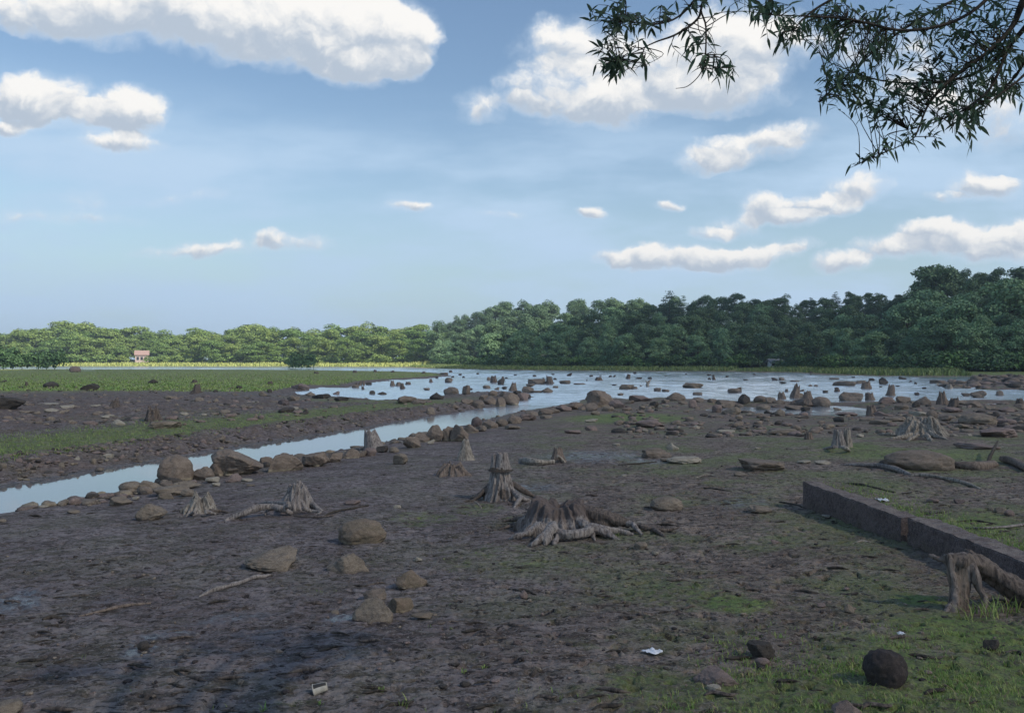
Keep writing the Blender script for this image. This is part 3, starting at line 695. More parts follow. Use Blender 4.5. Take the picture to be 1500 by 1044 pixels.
for i, q in enumerate(PR.replace("\n", "").split(",")):
    u, v, w, h, mt = q.split(); u, v, w, h = map(float, (u, v, w, h))
    sz = 'long low' if w > 2.6 * h else 'blocky' if w < 1.6 * h else 'humped'
    ds = 'far out near the opposite shore' if v < 556 else 'midway out' if v < 568 else 'in the near shallows'
    sd = 'left of the channel mouth' if u < 780 else 'straight beyond the channel mouth' if u < 960 else 'in the pond\'s centre' if u < 1120 else 'in the right half of the pond' if u < 1310 else 'at the right end of the pond'
    rock(u, v, w, h, 'slab' if w > 2.6 * h else 'ang', {'dark': 'brown', 'tan': 'moss'}.get(mt, 'brown') if w > 12 or mt != 'dark' else 'dark',
         f"{sz} {mt if mt != 'tan' else 'mossy tan'} rock {ds}, {sd}", GP, w > 17, z=0.0)
# rocks on the far edge of the near mud
GE = 'rocks along the near edge of the pond'
ER = """938 588 34 9 pink wedge,958 597 13 9 dark ang,990 587 28 12 brown peak,1015 597 13 12 pink ang,1023 589 16 7 brown ang,1043 590 14 6 bank ang,1062 597 30 11 brown ang,1050 604 15 11 pink ang,1090 592 17 14 dark round,1113 589 18 9 brown round,
1129 590 14 8 bank ang,1141 591 18 6 brown ang,1202 596 28 14 brown round,1072 607 26 11 tan ang,1142 609 15 10 tan peak,1118 600 20 7 tan round,1163 600 26 6 brown ang,1125 606 12 5 dark ang,1299 591 22 9 pink ang,1323 590 20 9 brown ang,
1353 593 20 11 brown ang,1342 596 10 7 dark round,1365 613 14 11 brown round,1410 593 14 6 tan ang,1425 596 22 8 brown ang,1320 600 18 6 tan slab,1290 609 20 6 pink ang,1395 604 24 7 pink ang,1450 600 14 5 tan ang,1475 603 20 6 pink ang,1493 598 14 6 brown ang,
1240 609 30 5 pink ang,1180 602 14 6 dark ang,1227 601 12 4 tan ang,1310 617 26 5 tan slab,1290 622 30 6 tan slab,1330 612 14 5 brown ang,1385 616 16 7 brown ang,1408 627 18 6 tan ang,1470 622 30 7 pink slab,1490 632 22 7 dark ang,1270 617 20 5 tan slab,
1005 604 10 4 tan slab,975 596 10 3 pale slab,940 600 10 3 dark ang,1495 618 18 6 brown ang,1455 612 16 6 dark ang,1488 609 12 4 tan ang,1020 599 8 4 brown ang,1000 592 14 5 brown ang,975 590 12 5 brown ang,922 591 14 5 brown ang,1082 597 12 5 brown ang"""
for q in ER.replace("\n", "").split(","):
    u, v, w, h, mt, kd = q.split(); u, v, w, h = map(float, (u, v, w, h))
    pl_ = 'just right of the channel mouth' if u < 985 else 'left of the puddle' if u < 1060 else 'beside or in the puddle' if u < 1260 else 'behind the fan stump' if u < 1400 else 'at the right picture edge'
    cn = {'brown': 'brown', 'pink': 'reddish', 'dark': 'dark', 'bank': 'grey-brown', 'tan': 'tan', 'pale': 'pale'}[mt]
    kn = {'wedge': 'sloping', 'ang': 'rough', 'peak': 'peaked', 'round': 'rounded', 'slab': 'flat'}[kd]
    sz = 'big' if w > 22 else 'small' if w < 14 else 'middling'
    rock(u, v, w, h, kd, mt, f"{sz} {kn} {cn.replace('grey-brown', 'greyish')} rock by the near pond edge, {pl_}", GE, w > 20)
# left flats
GM = 'stones on the left mud flat'
LR = """75 568 19 8 dark round,133 572 23 9 dark ang,15 601 36 17 dark wedge,224 562 14 6 dark ang,72 594 27 3 pale slab,76 605 18 6 pale wedge,98 599 19 5 pale slab,40 606 20 4 tan slab,173 623 19 8 pale peak,158 612 18 4 pale slab,133 623 20 6 pink ang,
242 628 46 10 tan slab,43 688 10 9 pink ang,27 678 9 6 pink ang,158 673 15 8 pale ang,137 680 8 8 tan ang,112 676 9 7 pale peak,4 686 10 7 tan ang,178 672 9 6 pink ang,40 613 16 4 pink slab,140 596 13 3 pale slab,270 609 13 5 pale slab,298 609 9 3 pale slab,
110 545 14 8 pink round,330 606 14 6 tan ang,360 598 13 5 tan ang,382 614 10 6 pink ang,374 613 8 7 tan ang,415 594 16 9 slab ang,433 600 9 4 pale ang,316 590 9 7 tan ang,292 588 14 6 tan ang,345 591 10 5 pink ang,370 591 18 3 pale slab,
420 604 24 7 dark ang,250 585 18 5 tan slab,385 580 12 7 tan ang,350 570 9 5 dark ang,440 571 26 9 pink ang,455 580 14 6 tan peak,470 584 26 7 dark ang,500 588 20 7 dark ang,430 587 18 7 brown ang,5 560 8 3 dark ang,185 592 9 4 tan ang,
325 645 10 8 tan ang,298 650 9 6 pink ang,408 628 8 6 tan ang,60 668 8 5 pink ang,90 684 8 6 tan ang,200 668 7 5 tan ang,230 667 7 5 pink ang,260 658 7 5 tan ang,395 575 8 5 dark ang,40 690 7 5 brown ang,145 690 12 5 brown ang"""
for q in LR.replace("\n", "").split(","):
    u, v, w, h, mt, kd = q.split(); u, v, w, h = map(float, (u, v, w, h))
    pl_ = ('on the left bank slope' if v > 640 else 'at the green meadow edge' if v < 575 else 'on the left flat')
    hz = 'near the left picture edge' if u < 110 else 'left of the dome-shaped boulder' if u < 250 else 'beyond the biggest boulder' if u < 400 else 'towards the inlet'
    cn = {'brown': 'brown', 'pink': 'reddish', 'dark': 'dark', 'bank': 'grey-brown', 'tan': 'tan', 'pale': 'pale', 'slab': 'grey'}[mt]
    kn = {'wedge': 'sloping', 'ang': 'rough', 'peak': 'pointed', 'round': 'rounded', 'slab': 'flat'}[kd]
    rock(u, v, w, h, kd, mt, f"{kn} {cn} stone {pl_}, {hz}", GM, w > 22)
# small rubble nobody would count: gravel on banks and flats
def rubble(name, n, sampler, size, mats, label, seed):
    rg = np.random.RandomState(seed); protos = [rock_shape(500 + i, 'ang', 3) for i in range(5)]
    me0 = []
    Vv, Ff, off, mi = [], [], 0, []
    b0 = [ico(1) for _ in range(1)]
    small = []
    for i in range(6):
        v, f = ico(2) if i < 6 else ico(3)
        g2 = np.random.RandomState(i)
        for c_ in range(7):
            nn = g2.normal(size=3); nn /= np.linalg.norm(nn); s_ = v @ nn; o_ = s_ > .6; v[o_] -= ((s_[o_] - .6))[:, None] * nn
        small.append((v, f))
    cnt = 0
    while cnt < n:
        x, y = sampler(rg)
        z = hgt(x, y)
        if z < .0: continue
        s_ = size[0] + (size[1] - size[0]) * rg.rand() ** 3
        v, f = small[rg.randint(6)]
        a_ = rg.rand() * 6.28; ca, sa = math.cos(a_), math.sin(a_)
        w = v * np.array([s_ * rg.uniform(.8, 1.5), s_ * rg.uniform(.7, 1.1), s_ * rg.uniform(.35, .75)])
        w = np.stack([w[:, 0] * ca - w[:, 1] * sa + x, w[:, 0] * sa + w[:, 1] * ca + y, w[:, 2] + z + s_ * .1], -1)
        Vv.append(w); Ff.append(f + off); off += len(w); mi.append(np.full(len(f), rg.randint(len(mats)), np.int32)); cnt += 1
    me_ = mesh_np(name, np.concatenate(Vv), np.concatenate(Ff), M[mats[0]])
    for q in mats[1:]: me_.materials.append(M[q])
    me_.polygons.foreach_set('material_index', np.concatenate(mi)); me_.update()
    return tag(link(name, me_), label, None, None, 'stuff')
def samp_pix(u0, u1, v0, v1, cond=None):
    def f(rg):
        while True:
            q = pix_fast(rg.uniform(u0, u1), rg.uniform(v0, v1))
            if cond is None or cond(*q): return q
    return f
def pix_fast(u, v, z=.3):
    d = ray(u, v); kk = (z - CZ) / min(d[2], -.004); return d[0] * kk, d[1] * kk
LB = LEFT[2:18]
def bank_samp(rg):
    i = rg.randint(len(LB) - 1); q = rg.rand(); p_ = LB[i] * (1 - q) + LB[i + 1] * q
    e = LB[i + 1] - LB[i]; nn = np.array([-e[1], e[0]]); nn /= np.linalg.norm(nn)
    if nn[1] < 0: nn = -nn
    p_ = p_ + nn * (.1 + 1.9 * rg.rand() ** .8); return p_[0], p_[1]
rubble('bank_gravel', 2300, bank_samp, (.012, .10), ['bank', 'dark', 'pink', 'dark', 'brown', 'tan'], 'stony rubble on the slope of the left channel bank', 1)
rubble('flat_gravel', 1200, samp_pix(-60, 640, 566, 625, lambda x, y: sdist(LEFT, np.array([x]), np.array([y]))[0] > 3), (.02, .20), ['brown', 'tan', 'pink', 'dark', 'bank', 'tan'], 'scattered rubble over the left mud flat', 2)
rubble('shore_gravel', 1300, samp_pix(900, 1560, 588, 640), (.02, .2), ['brown', 'tan', 'pink', 'dark', 'bank'], 'scattered rubble between the near mud and the pond', 3)
rubble('spit_gravel', 700, samp_pix(1340, 1700, 549, 572, lambda x, y: sdist(SPIT, np.array([x]), np.array([y]))[0] > .3), (.08, .8), ['brown', 'dark', 'pink', 'bank'], 'dark rubble heaped on the low spit at right', 4)
rubble('mud_gravel', 1500, samp_pix(-50, 1560, 640, 1060, lambda x, y: sdist(RIGHT, np.array([x]), np.array([y]))[0] > .3), (.004, .028), ['brown', 'tan', 'pink', 'dark', 'ball', 'ball'], 'small stones and crumbs strewn over the near mud', 5)
rubble('channel_gravel', 420, samp_pix(-50, 1000, 585, 720, lambda x, y: 0 < sdist(RIGHT, np.array([x]), np.array([y]))[0] < 1.1), (.03, .16), ['bank', 'brown', 'pink', 'dark', 'tan'], 'small stones filling the gaps of the boulder row', 6)

# ---------------------------------------------------------------- stumps
def stump_surface(seed, r, h, flare, nl=7, jag=.12, hollow=.35, nth=72, nt=22, pw=2.4, ridge=.10, lean=(0, 0), sink=.08, lw=.3):
    rg = np.random.RandomState(seed)
    th = np.arange(nth) * 2 * math.pi / nth
    cen = np.sort((np.arange(nl) + rg.uniform(-.3, .3, nl)) * 2 * math.pi / nl)
    lob = np.zeros(nth)
    for c_ in cen:
        d = np.angle(np.exp(1j * (th - c_))); lob = np.maximum(lob, rg.uniform(.6, 1.1) * np.exp(-(d / rg.uniform(.5, 1.0) * lw) ** 2))
    top = h * (1 + jag * fbm(np.cos(th) * 1.4 + seed, np.sin(th) * 1.4, None, 3, .7) * 2)
    V = []
    for i in range(nt):
        q = i / (nt - 1); fl_ = (1 - q) ** pw
        rr = r * (.92 + .12 * fl_) + flare * fl_ * (.12 + 1.1 * lob) + r * .42 * lob * (1 - q) ** .8
        rr = rr * (1 + ridge * .55 * (.5 - 2 * np.abs(perlin(np.cos(th) * 3.2 + seed * 2, np.sin(th) * 3.2, np.full(nth, q * .9)))) + ridge * perlin(np.cos(th) * 5 + seed, np.sin(th) * 5, np.full(nth, q * 1.6)) * (1.5 - .5 * q) + .03 * perlin(np.cos(th) * 14, np.sin(th) * 14 + seed, np.full(nth, q * 5)))
        z = -sink + (top + sink) * q
        V.append(np.stack([np.cos(th) * rr + lean[0] * q * h, np.sin(th) * rr + lean[1] * q * h, z * np.ones(nth)], -1))
    for a_, dz in ((.86, .0), (.74, .35 * hollow), (.4, hollow), (.02, hollow)):
        b_ = V[nt - 1].copy(); c_ = b_.mean(0)
        nb = c_ + (b_ - c_) * a_; nb[:, 2] = b_[:, 2] * (.3 + .7 * a_) + top.mean() * .7 * (1 - a_) - dz * h * .5 + .02 * h * rg.normal(size=nth)
        V.append(nb)
    return np.concatenate(V), [tuple(q) for q in grid_faces(len(V), nth, True)]
def merged(root, parts, voxel, amp, seed):
    """parts: (name, material, verts, faces, centreline points). Grown together into one skin, then handed out again part by part"""
    bag = Bag()
    for p_ in parts: bag.add(p_[2], p_[3])
    tm = bag.mesh('tmp', None); to = bpy.data.objects.new('tmp', tm); COL.objects.link(to)
    md = to.modifiers.new('r', 'REMESH'); md.mode = 'VOXEL'; md.voxel_size = voxel
    sm = to.modifiers.new('s', 'SMOOTH'); sm.factor = .5; sm.iterations = 3
    dg = bpy.context.evaluated_depsgraph_get(); ev = to.evaluated_get(dg).to_mesh()
    n = len(ev.vertices); V = np.empty(n * 3, np.float32); ev.vertices.foreach_get('co', V); V = V.reshape(-1, 3).astype(float)
    N = np.empty(n * 3, np.float32); ev.vertices.foreach_get('normal', N); N = N.reshape(-1, 3)
    Fq = np.array([list(p_.vertices) for p_ in ev.polygons if len(p_.vertices) == 4])
    to.evaluated_get(dg).to_mesh_clear(); bpy.data.objects.remove(to)
    q = seed * 3.3
    d = fbm(V[:, 0] * 9 + q, V[:, 1] * 9, V[:, 2] * 5, 4, .6) + .55 * (1 - 2 * np.abs(fbm(V[:, 0] * 17, V[:, 1] * 17 + q, V[:, 2] * 4, 2))) - .25
    V = V + N * (amp * d)[:, None]
    cen = V[Fq].mean(1); best = np.full(len(Fq), 1e9); who = np.zeros(len(Fq), int)
    for i, p_ in enumerate(parts):
        C = np.asarray(p_[4], float)
        dd = np.min(np.linalg.norm(cen[:, None, :] - C[None, :, :3], axis=2) - C[None, :, 3], axis=1)
        if i == 0: dd -= .01
        sel = dd < best; best[sel] = dd[sel]; who[sel] = i
    for i, p_ in enumerate(parts):
        f = Fq[who == i]
        if len(f) < 6: continue
        used, inv = np.unique(f, return_inverse=True)
        link(p_[0], mesh_np(p_[0], V[used], inv.reshape(f.shape), M[p_[1]]), root)
def nl_big(l): return l.startswith('broad low stump')
def capped(V, Fc, ring): 
    m_ = len(V); return V, Fc + [tuple(range(ring - 1, -1, -1)), tuple(range(m_ - ring, m_))]
def stump(u, vb, wtop, htop, wbase, mat, label, group=None, seed=0, name='tree_stump', roots=(), z=None, **kw):
    """roots: lists of (u, v, lift, radius) in photo pixels and metres; each is its own child"""
    g = pix(u, vb, z); d = math.hypot(g.x, g.y); s = d / F
    th = math.atan2(g.x, g.y); r = wtop * s / 2; flare = max((wbase - wtop) * s / 2 * .85, .01)
    x, y = g.x + math.sin(th) * r, g.y + math.cos(th) * r
    zz = max(hgt(x, y), 0) if z is None else z
    big = wbase > 30
    V, Fc = stump_surface(seed, r, htop * s, flare, nth=96 if big else 36, nt=26 if big else 12, **kw)
    if roots and nl_big(label): roots = [(m_, [(a, b_, c_, d_ * 1.12) for a, b_, c_, d_ in p_]) for m_, p_ in roots]
    if not roots:
        o = link(name, mesh_np(name, V, Fc, M[mat]), None, (x, y, zz))
    else:
        o = empty(name, (x, y, zz)); nth_ = 96 if big else 36; V, Fc = capped(V, Fc, nth_); hh_ = htop * s
        zc_ = np.linspace(0, hh_, 8); parts = [('trunk', mat, V, Fc, np.column_stack([zc_ * 0, zc_ * 0, zc_, r + flare * .55 * (1 - zc_ / hh_) ** 1.5]))]
        for i, (rm, pts) in enumerate(roots):
            P4 = []
            for (ru, rv, lift, rad) in pts:
                q = pix(ru, rv + lift * F / d); gz = max(hgt(q.x, q.y), 0)
                P4.append((q.x - x, q.y - y, gz + lift - zz, rad))
            V2, F2 = tube(P4, 12, 7, .2, seed + i)
            parts.append(('root', rm, V2, F2, catmull(P4, 6)))
        merged(o, parts, min(max(wbase * s / 100, .009), .035), min(max(wbase * s * .016, .006), .03), seed)
    return tag(o, label, 'tree stump', group)
GS = 'old tree stumps on the mud'
stump(818, 783, 80, 43, 98, 'woodtwo', 'broad low stump with a dark cut top and many pale roots', GS, 11, nl=9, jag=.14, hollow=.5, pw=1.8, ridge=.22, lw=.26, roots=[
 ('wood', [(812, 771, .15, .055), (804, 780, .12, .05), (801, 791, .05, .036), (797, 800, -.01, .018)]),
 ('wood', [(808, 776, .10, .05), (826, 784, .07, .052), (848, 782, .08, .05), (866, 776, .10, .055)]),
 ('wood', [(818, 784, .06, .035), (813, 793, .03, .026), (812, 800, -.01, .016)]),
 ('wood', [(846, 762, .15, .035), (858, 770, .12, .045), (872, 774, .10, .055), (890, 782, .05, .035), (907, 791, -.01, .014)]),
 ('wood', [(862, 776, .07, .038), (868, 784, .03, .028), (872, 793, -.01, .014)]),
 ('wood', [(800, 769, .12, .04), (789, 779, .06, .035), (776, 788, -.01, .02)]),
 ('wood', [(795, 762, .10, .04), (781, 768, .05, .04), (762, 775, -.01, .022)]),
 ('wooddark', [(785, 758, .12, .035), (765, 764, .07, .026), (745, 771, .03, .018), (722, 777, .0, .010)]),
 ('wood', [(790, 770, .12, .045), (776, 779, .07, .04), (758, 786, .03, .03), (744, 790, -.01, .012)]),
 ('wood', [(806, 776, .14, .04), (794, 788, .07, .036), (782, 796, .03, .028), (772, 801, -.01, .012)]),
 ('wood', [(852, 768, .14, .04), (878, 774, .09, .04), (905, 777, .05, .032), (928, 783, .0, .014)]),
 ('wooddark', [(786, 764, .10, .03), (760, 766, .05, .018), (735, 767, .01, .010)]),
 ('wooddark', [(852, 748, .20, .07), (872, 752, .19, .075), (896, 759, .14, .065), (922, 766, .08, .045)]),
 ('wood', [(914, 766, .08, .028), (926, 768, .08, .034), (934, 776, .04, .026), (942, 783, .0, .012)]),
 ('wooddark', [(860, 760, .12, .035), (885, 768, .08, .03), (905, 772, .02, .015)]), ('wooddark', [(925, 768, .06, .03), (945, 772, .05, .025), (975, 776, .02, .018), (996, 772, .0, .008)]), ('wood', [(838, 770, .12, .03), (843, 780, .05, .028), (846, 790, .0, .014)]),
 ('wooddark', [(792, 752, .16, .045), (774, 757, .10, .035), (752, 760, .04, .022), (733, 764, .0, .01)])])
stump(733, 733, 27, 44, 38, 'wood', 'tall narrow stump split at the top with a black notch, behind the broad stump', GS, 23, nl=5, jag=.08, hollow=.8, pw=1.4, ridge=.3, lw=.25, roots=[
 ('woodred', [(725, 702, .26, .05), (716, 713, .16, .052), (704, 724, .07, .045), (688, 730, -.01, .018)]),
 ('wood', [(730, 706, .25, .035), (725, 719, .13, .034), (719, 728, .05, .034), (711, 734, -.01, .018)]),
 ('wood', [(738, 696, .30, .026), (745, 710, .2, .034), (753, 722, .11, .036), (764, 730, .06, .04), (778, 733, -.01, .018)]),
 ('wood', [(762, 730, .06, .03), (757, 737, .03, .026), (752, 745, -.01, .012)]),
 ('wooddark', [(744, 704, .24, .04), (757, 712, .18, .045), (770, 720, .10, .04), (784, 728, .0, .02)]),
 ('wooddark', [(735, 712, .2, .05), (736, 724, .09, .05), (735, 733, -.01, .04)]),
 ('wooddark', [(722, 706, .24, .04), (708, 720, .12, .035), (692, 733, .0, .02), (678, 735, .0, .01)]),
 ('woodpale', [(694, 733, .03, .008), (700, 738, .05, .014), (706, 745, -.005, .008)])])
# the black saw notch of the split stump and its two prongs
g_ = pix(733, 733); s_ = math.hypot(g_.x, g_.y) / F
nb = empty('split_stump_top', (0, 0, 0)); bpy.data.objects.remove(nb)
host = [o for o in bpy.data.objects if o.get('label', '').startswith('tall narrow stump')][0]
V, Fc = stump_surface(5, 14.0 * s_, 4.5 * s_, .002, 5, .3, .1, 48, 6, sink=.0)
q = link('notch', mesh_np('notch', V, Fc, M['bark']), host, (0, 0, 42 * s_)); q.scale = (.96, .96, 1)
for dx, w_, hh in ((-.092, .038, 19 * s_), (.032, .085, 22 * s_)):
    V, Fc = stump_surface(int(dx * 100) + 40, w_, hh, .01, 5, .08, .2, 40, 10, ridge=.12, sink=.02)
    link('prong', mesh_np('prong', V, Fc, M['wood']), host, (dx, 0, 46 * s_))
stump(436, 746, 25, 33, 40, 'wood', 'smooth grey stump with a long root arching to its left', GS, 31, nl=6, jag=.14, hollow=.4, pw=1.6, ridge=.25, lw=.25, roots=[
 ('wood', [(424, 722, .2, .045), (416, 733, .1, .04), (404, 742, .04, .035), (394, 748, .0, .02)]),
 ('wood', [(448, 722, .18, .04), (455, 735, .08, .04), (466, 745, .03, .03), (474, 749, .0, .015)]),
 ('wood', [(428, 752, .02, .03), (413, 746, .09, .045), (396, 743, .11, .04), (376, 745, .12, .05), (357, 752, .08, .045), (342, 758, .03, .045), (329, 763, .0, .025)]),
 ('wood', [(405, 743, .09, .022), (392, 748, .05, .02), (388, 755, .0, .012)]),
 ('wood', [(422, 738, .14, .035), (408, 737, .09, .032), (392, 736, .06, .028), (378, 738, .0, .014)]),
 ('wood', [(424, 742, .16, .03), (412, 744, .07, .03), (404, 748, .0, .018)]),
 ('wood', [(444, 745, .1, .03), (455, 748, .04, .026), (470, 750, .03, .018), (462, 754, .0, .01)]),
 ('wooddark', [(430, 755, .02, .018), (450, 757, .02, .014), (480, 756, .02, .012), (500, 750, .0, .008)])])
stump(294, 752, 22, 23, 46, 'woodpale', 'small stump with fluted roots right of the split tan rock', GS, 41, nl=8, jag=.25, pw=1.0, ridge=.3, lw=.2, roots=[
 ('wood', [(286, 750, .08, .03), (277, 754, .0, .018)]), ('wood', [(302, 750, .08, .03), (316, 753, .0, .016)]),
 ('wooddark', [(308, 748, .07, .026), (322, 748, .03, .02), (336, 751, .0, .01)]), ('wood', [(274, 756, .015, .012), (262, 757, .01, .01), (250, 758, 0, .006)])])
# two-legged stump in front of the slab
g5 = pix(1408, 893); d5 = math.hypot(g5.x, g5.y); s5 = d5 / F
o5 = tag(empty('tree_stump', (g5.x, g5.y, g5.z)), 'grey two-legged stump with a hollow under it, against the granite slab', 'tree stump', GS)
PT5 = []
def leg5(pts, mat, nm, seg=14):
    P4 = [((ru - 1408) * s5, dy, (893 - rv) * s5, rad) for ru, rv, dy, rad in pts]
    V, Fc = tube(P4, seg, 7, .28, len(PT5)); PT5.append((nm, mat, V, Fc, catmull(P4, 6)))
leg5([(1398, 824, .08, .05), (1398, 845, .03, .032), (1400, 862, .0, .026), (1396, 882, -.03, .034), (1386, 898, -.07, .055), (1374, 912, -.12, .05)], 'woodold', 'leg')
leg5([(1418, 826, .08, .045), (1426, 845, .02, .036), (1431, 865, .0, .026), (1435, 880, -.02, .030), (1424, 893, -.06, .030), (1415, 899, -.08, .02)], 'woodold', 'leg')
leg5([(1410, 832, .09, .075), (1411, 850, .08, .07), (1410, 872, .06, .065), (1404, 902, .02, .07)], 'woodred', 'leg')
leg5([(1384, 831, .10, .018), (1397, 829, .08, .04), (1412, 831, .06, .055), (1428, 833, .10, .055), (1444, 841, .16, .05)], 'wooddark', 'trunk')
leg5([(1432, 832, .20, .07), (1455, 846, .22, .085), (1480, 862, .2, .09), (1510, 880, .15, .10), (1540, 900, .1, .10)], 'wooddark', 'root')
leg5([(1376, 826, .14, .012), (1386, 829, .10, .022), (1398, 832, .05, .03)], 'woodold', 'root')
PT5.insert(0, PT5.pop(3)); merged(o5, PT5, .011, .012, 3)
stump(1350, 640, 36, 23, 60, 'woodpale', 'pale stump with long roots fanned out flat on both sides, beyond the brown mound', GS, 51, nl=12, jag=.2, pw=1.8, ridge=.3, lw=.16, roots=[
 ('woodpale', [(1335, 636, .1, .06), (1322, 640, .05, .06), (1305, 643, .0, .03), ]),
 ('woodpale', [(1338, 633, .12, .05), (1318, 636, .06, .05), (1300, 636, .05, .035), (1286, 636, .0, .02)]),
 ('woodpale', [(1345, 637, .12, .06), (1336, 642, .04, .05), (1330, 645, .0, .03)]),
 ('woodpale', [(1356, 637, .12, .06), (1361, 643, .03, .05), (1366, 646, .0, .03)]),
 ('woodpale', [(1362, 634, .14, .06), (1374, 640, .05, .05), (1388, 644, .0, .03)]),
 ('woodpale', [(1364, 631, .13, .05), (1380, 636, .06, .05), (1396, 638, .03, .035), (1412, 640, .0, .02)])])
stump(1228, 656, 12, 24, 20, 'wood', 'grey stub left of two close together, on the green mud behind the slab', GS, 61, ridge=.2, hollow=.6, roots=[('woodpale', [(1234, 656, .12, .045), (1240, 658, .1, .05), (1244, 660, .0, .03)]), ('wood', [(1222, 655, .12, .04), (1214, 656, .05, .03), (1206, 657, 0, .02)])])
stump(1241, 655, 9, 25, 14, 'woodpale', 'pale narrow stub right of two close together, on the green mud', GS, 62, ridge=.2, hollow=.5)
stump(682, 674, 10, 29, 27, 'woodpale', 'vase-shaped pale stump with a narrow neck behind the split stump', GS, 71, nl=4, pw=1.3, ridge=.05, jag=.05, hollow=.1)
stump(817, 677, 12, 20, 26, 'woodred', 'little reddish stump with a pale foot, right end of a fallen pale root', GS, 81, nl=4, pw=1.2, roots=[('woodpale', [(817, 668, .16, .03), (822, 672, .08, .035), (828, 678, .0, .03)]),
 ('woodpale', [(812, 676, .05, .05), (800, 677, .05, .045), (787, 677, .06, .07), (775, 676, .05, .085), (763, 674, .0, .04)])])
stump(552, 660, 17, 28, 28, 'wood', 'leaning hollow stump on the boulder row above the channel', GS, 91, nl=4, pw=1.0, jag=.12, lean=(-.35, 0), ridge=.1)
stump(664, 697, 26, 14, 56, 'woodred', 'low tangled stump remnant left of the split stump', GS, 95, nl=10, jag=.35, pw=1.1, ridge=.3)
stump(1187, 641 - 34, 9, 15, 26, 'woodred', 'stump with a long tail sloping left at the near edge of the pond', GS, 97, nl=3, pw=1.6, roots=[('wood', [(1182, 604, .25, .10), (1172, 603, .12, .10), (1160, 603, .02, .05)])]) if False else None
stump(1183, 592, 9, 16, 24, 'woodred', 'stump with a long tail sloping left at the near edge of the pond', GS, 97, nl=3, pw=1.4, roots=[('woodred', [(1182, 589, .38, .16), (1172, 590, .22, .18), (1158, 592, .02, .12)])])
# stumps in the water
GW = 'stumps standing in or beside the pond'
WS = """632 560 3 6 7 woodred,723 560 6 10 8 wooddark,751 572 5 13 14 woodred,806 562 6 12 15 wooddark,877 557 7 5 8 wooddark,920 555 4 7 7 wooddark,1046 556 2.5 8 4.5 wooddark,1083 574 4 7 7 wooddark,
1164 583 7 19 15 woodred,1145 584 7 10 8 woodred,1152 574 3 4.5 5 wooddark,1227 574 5 7 6 wooddark,1269 569.5 8 11 13 woodred,1304 579 6.5 16 12 woodred,1275 586 8 11 10 woodred,1380 593 6 19 22 woodred,1396 597 8 14 12 wooddark,
1278 608 8 15 20 woodred,1390 570 5 7 11 woodpale,527 564 3 6 7 woodred,533 564 2 7 5 woodred,522 564 2 4 5 wooddark,532 570 2.5 5 6 wooddark,575 565 4 8 8 woodred,583 565 4 6 8 woodred,590 569 4 9 8 wooddark,598 563 5 4 9 wooddark,
736 556 3 5 5 wooddark,1185 643 8 10 10 woodred,1493 594 6 10 10 wooddark,286 576 6 14 18 wooddark,226 617 12 20 26 wooddark,168 598 8 12 22 wooddark,40 566 2 7 6 wooddark,660 545 3 3 5 wooddark,
575 545.5 3 3 7 wooddark,550 545 3 4 6 wooddark,520 546 4 4 8 wooddark,620 547 4 3 8 wooddark,464 549 5 5 9 wooddark,285 561 5 5 10 wooddark,395 563 5 5 9 wooddark,1440 553 8 5 14 wooddark,1490 556 8 7 16 wooddark,1190 547 4 3 8 wooddark,1217 547 5 3 8 wooddark"""
for i, q in enumerate(WS.replace("\n", "").split(",")):
    u, v, wt, h, wb, mt = q.split(); u, v, wt, h, wb = map(float, (u, v, wt, h, wb))
    col_ = {'woodred': 'reddish brown', 'wooddark': 'dark', 'woodpale': 'pale'}[mt]
    sh_ = 'tall' if h > 1.3 * wb else 'squat' if h < .75 * wb else 'upright'
    if u < 460: w_ = 'on the left flat ' + ('by the meadow' if v < 580 else 'above the channel bank')
    elif v < 548: w_ = 'on the far tongue of land' if u < 700 else 'on the far shore by the grass'
    elif u < 640: w_ = 'in the left inlet below the tongue of land'
    elif u < 860: w_ = 'in the pond beyond the left bank tip'
    elif u < 1100: w_ = 'far out in the middle of the pond'
    elif v < 576: w_ = 'in the right half of the pond'
    else: w_ = 'by the near edge of the pond at right'
    wb = .45 * wt + .55 * wb; wt *= 1.15; h *= .85
    rk = (u > 455 and v < 577 and not (v < 548)) or u > 1100 and v < 584
    stump(u, v, wt, h, wb, mt, f'{col_} {sh_} stump {w_}', GW, 100 + i, z=0.0 if rk and v < 590 else None, nl=5, jag=.17, pw=1.4, hollow=.5, ridge=.28, lean=((i * 37 % 11 - 5) * .05, 0))
# dead branch upright in the pond
g_ = pix(950, 566, 0); s_ = math.hypot(g_.x, g_.y) / F
V, Fc = tube([(0, 0, -.2, .16), (-.1, 0, 3 * s_, .13), (.0, 0, 6 * s_, .12), (.2, 0, 10 * s_, .05)], 8, 4, .2, 2)
o = link('dead_branch', mesh_np('dead_branch', V, Fc, M['woodpale']), None, g_); tag(o, 'crooked dead branch standing upright in the middle of the pond', 'branch')
V, Fc = tube([(-.05, 0, 5 * s_, .1), (-.28, 0, 8 * s_, .04)], 8, 4, .2, 2); link('twig', mesh_np('twig', V, Fc, M['woodpale']), o)

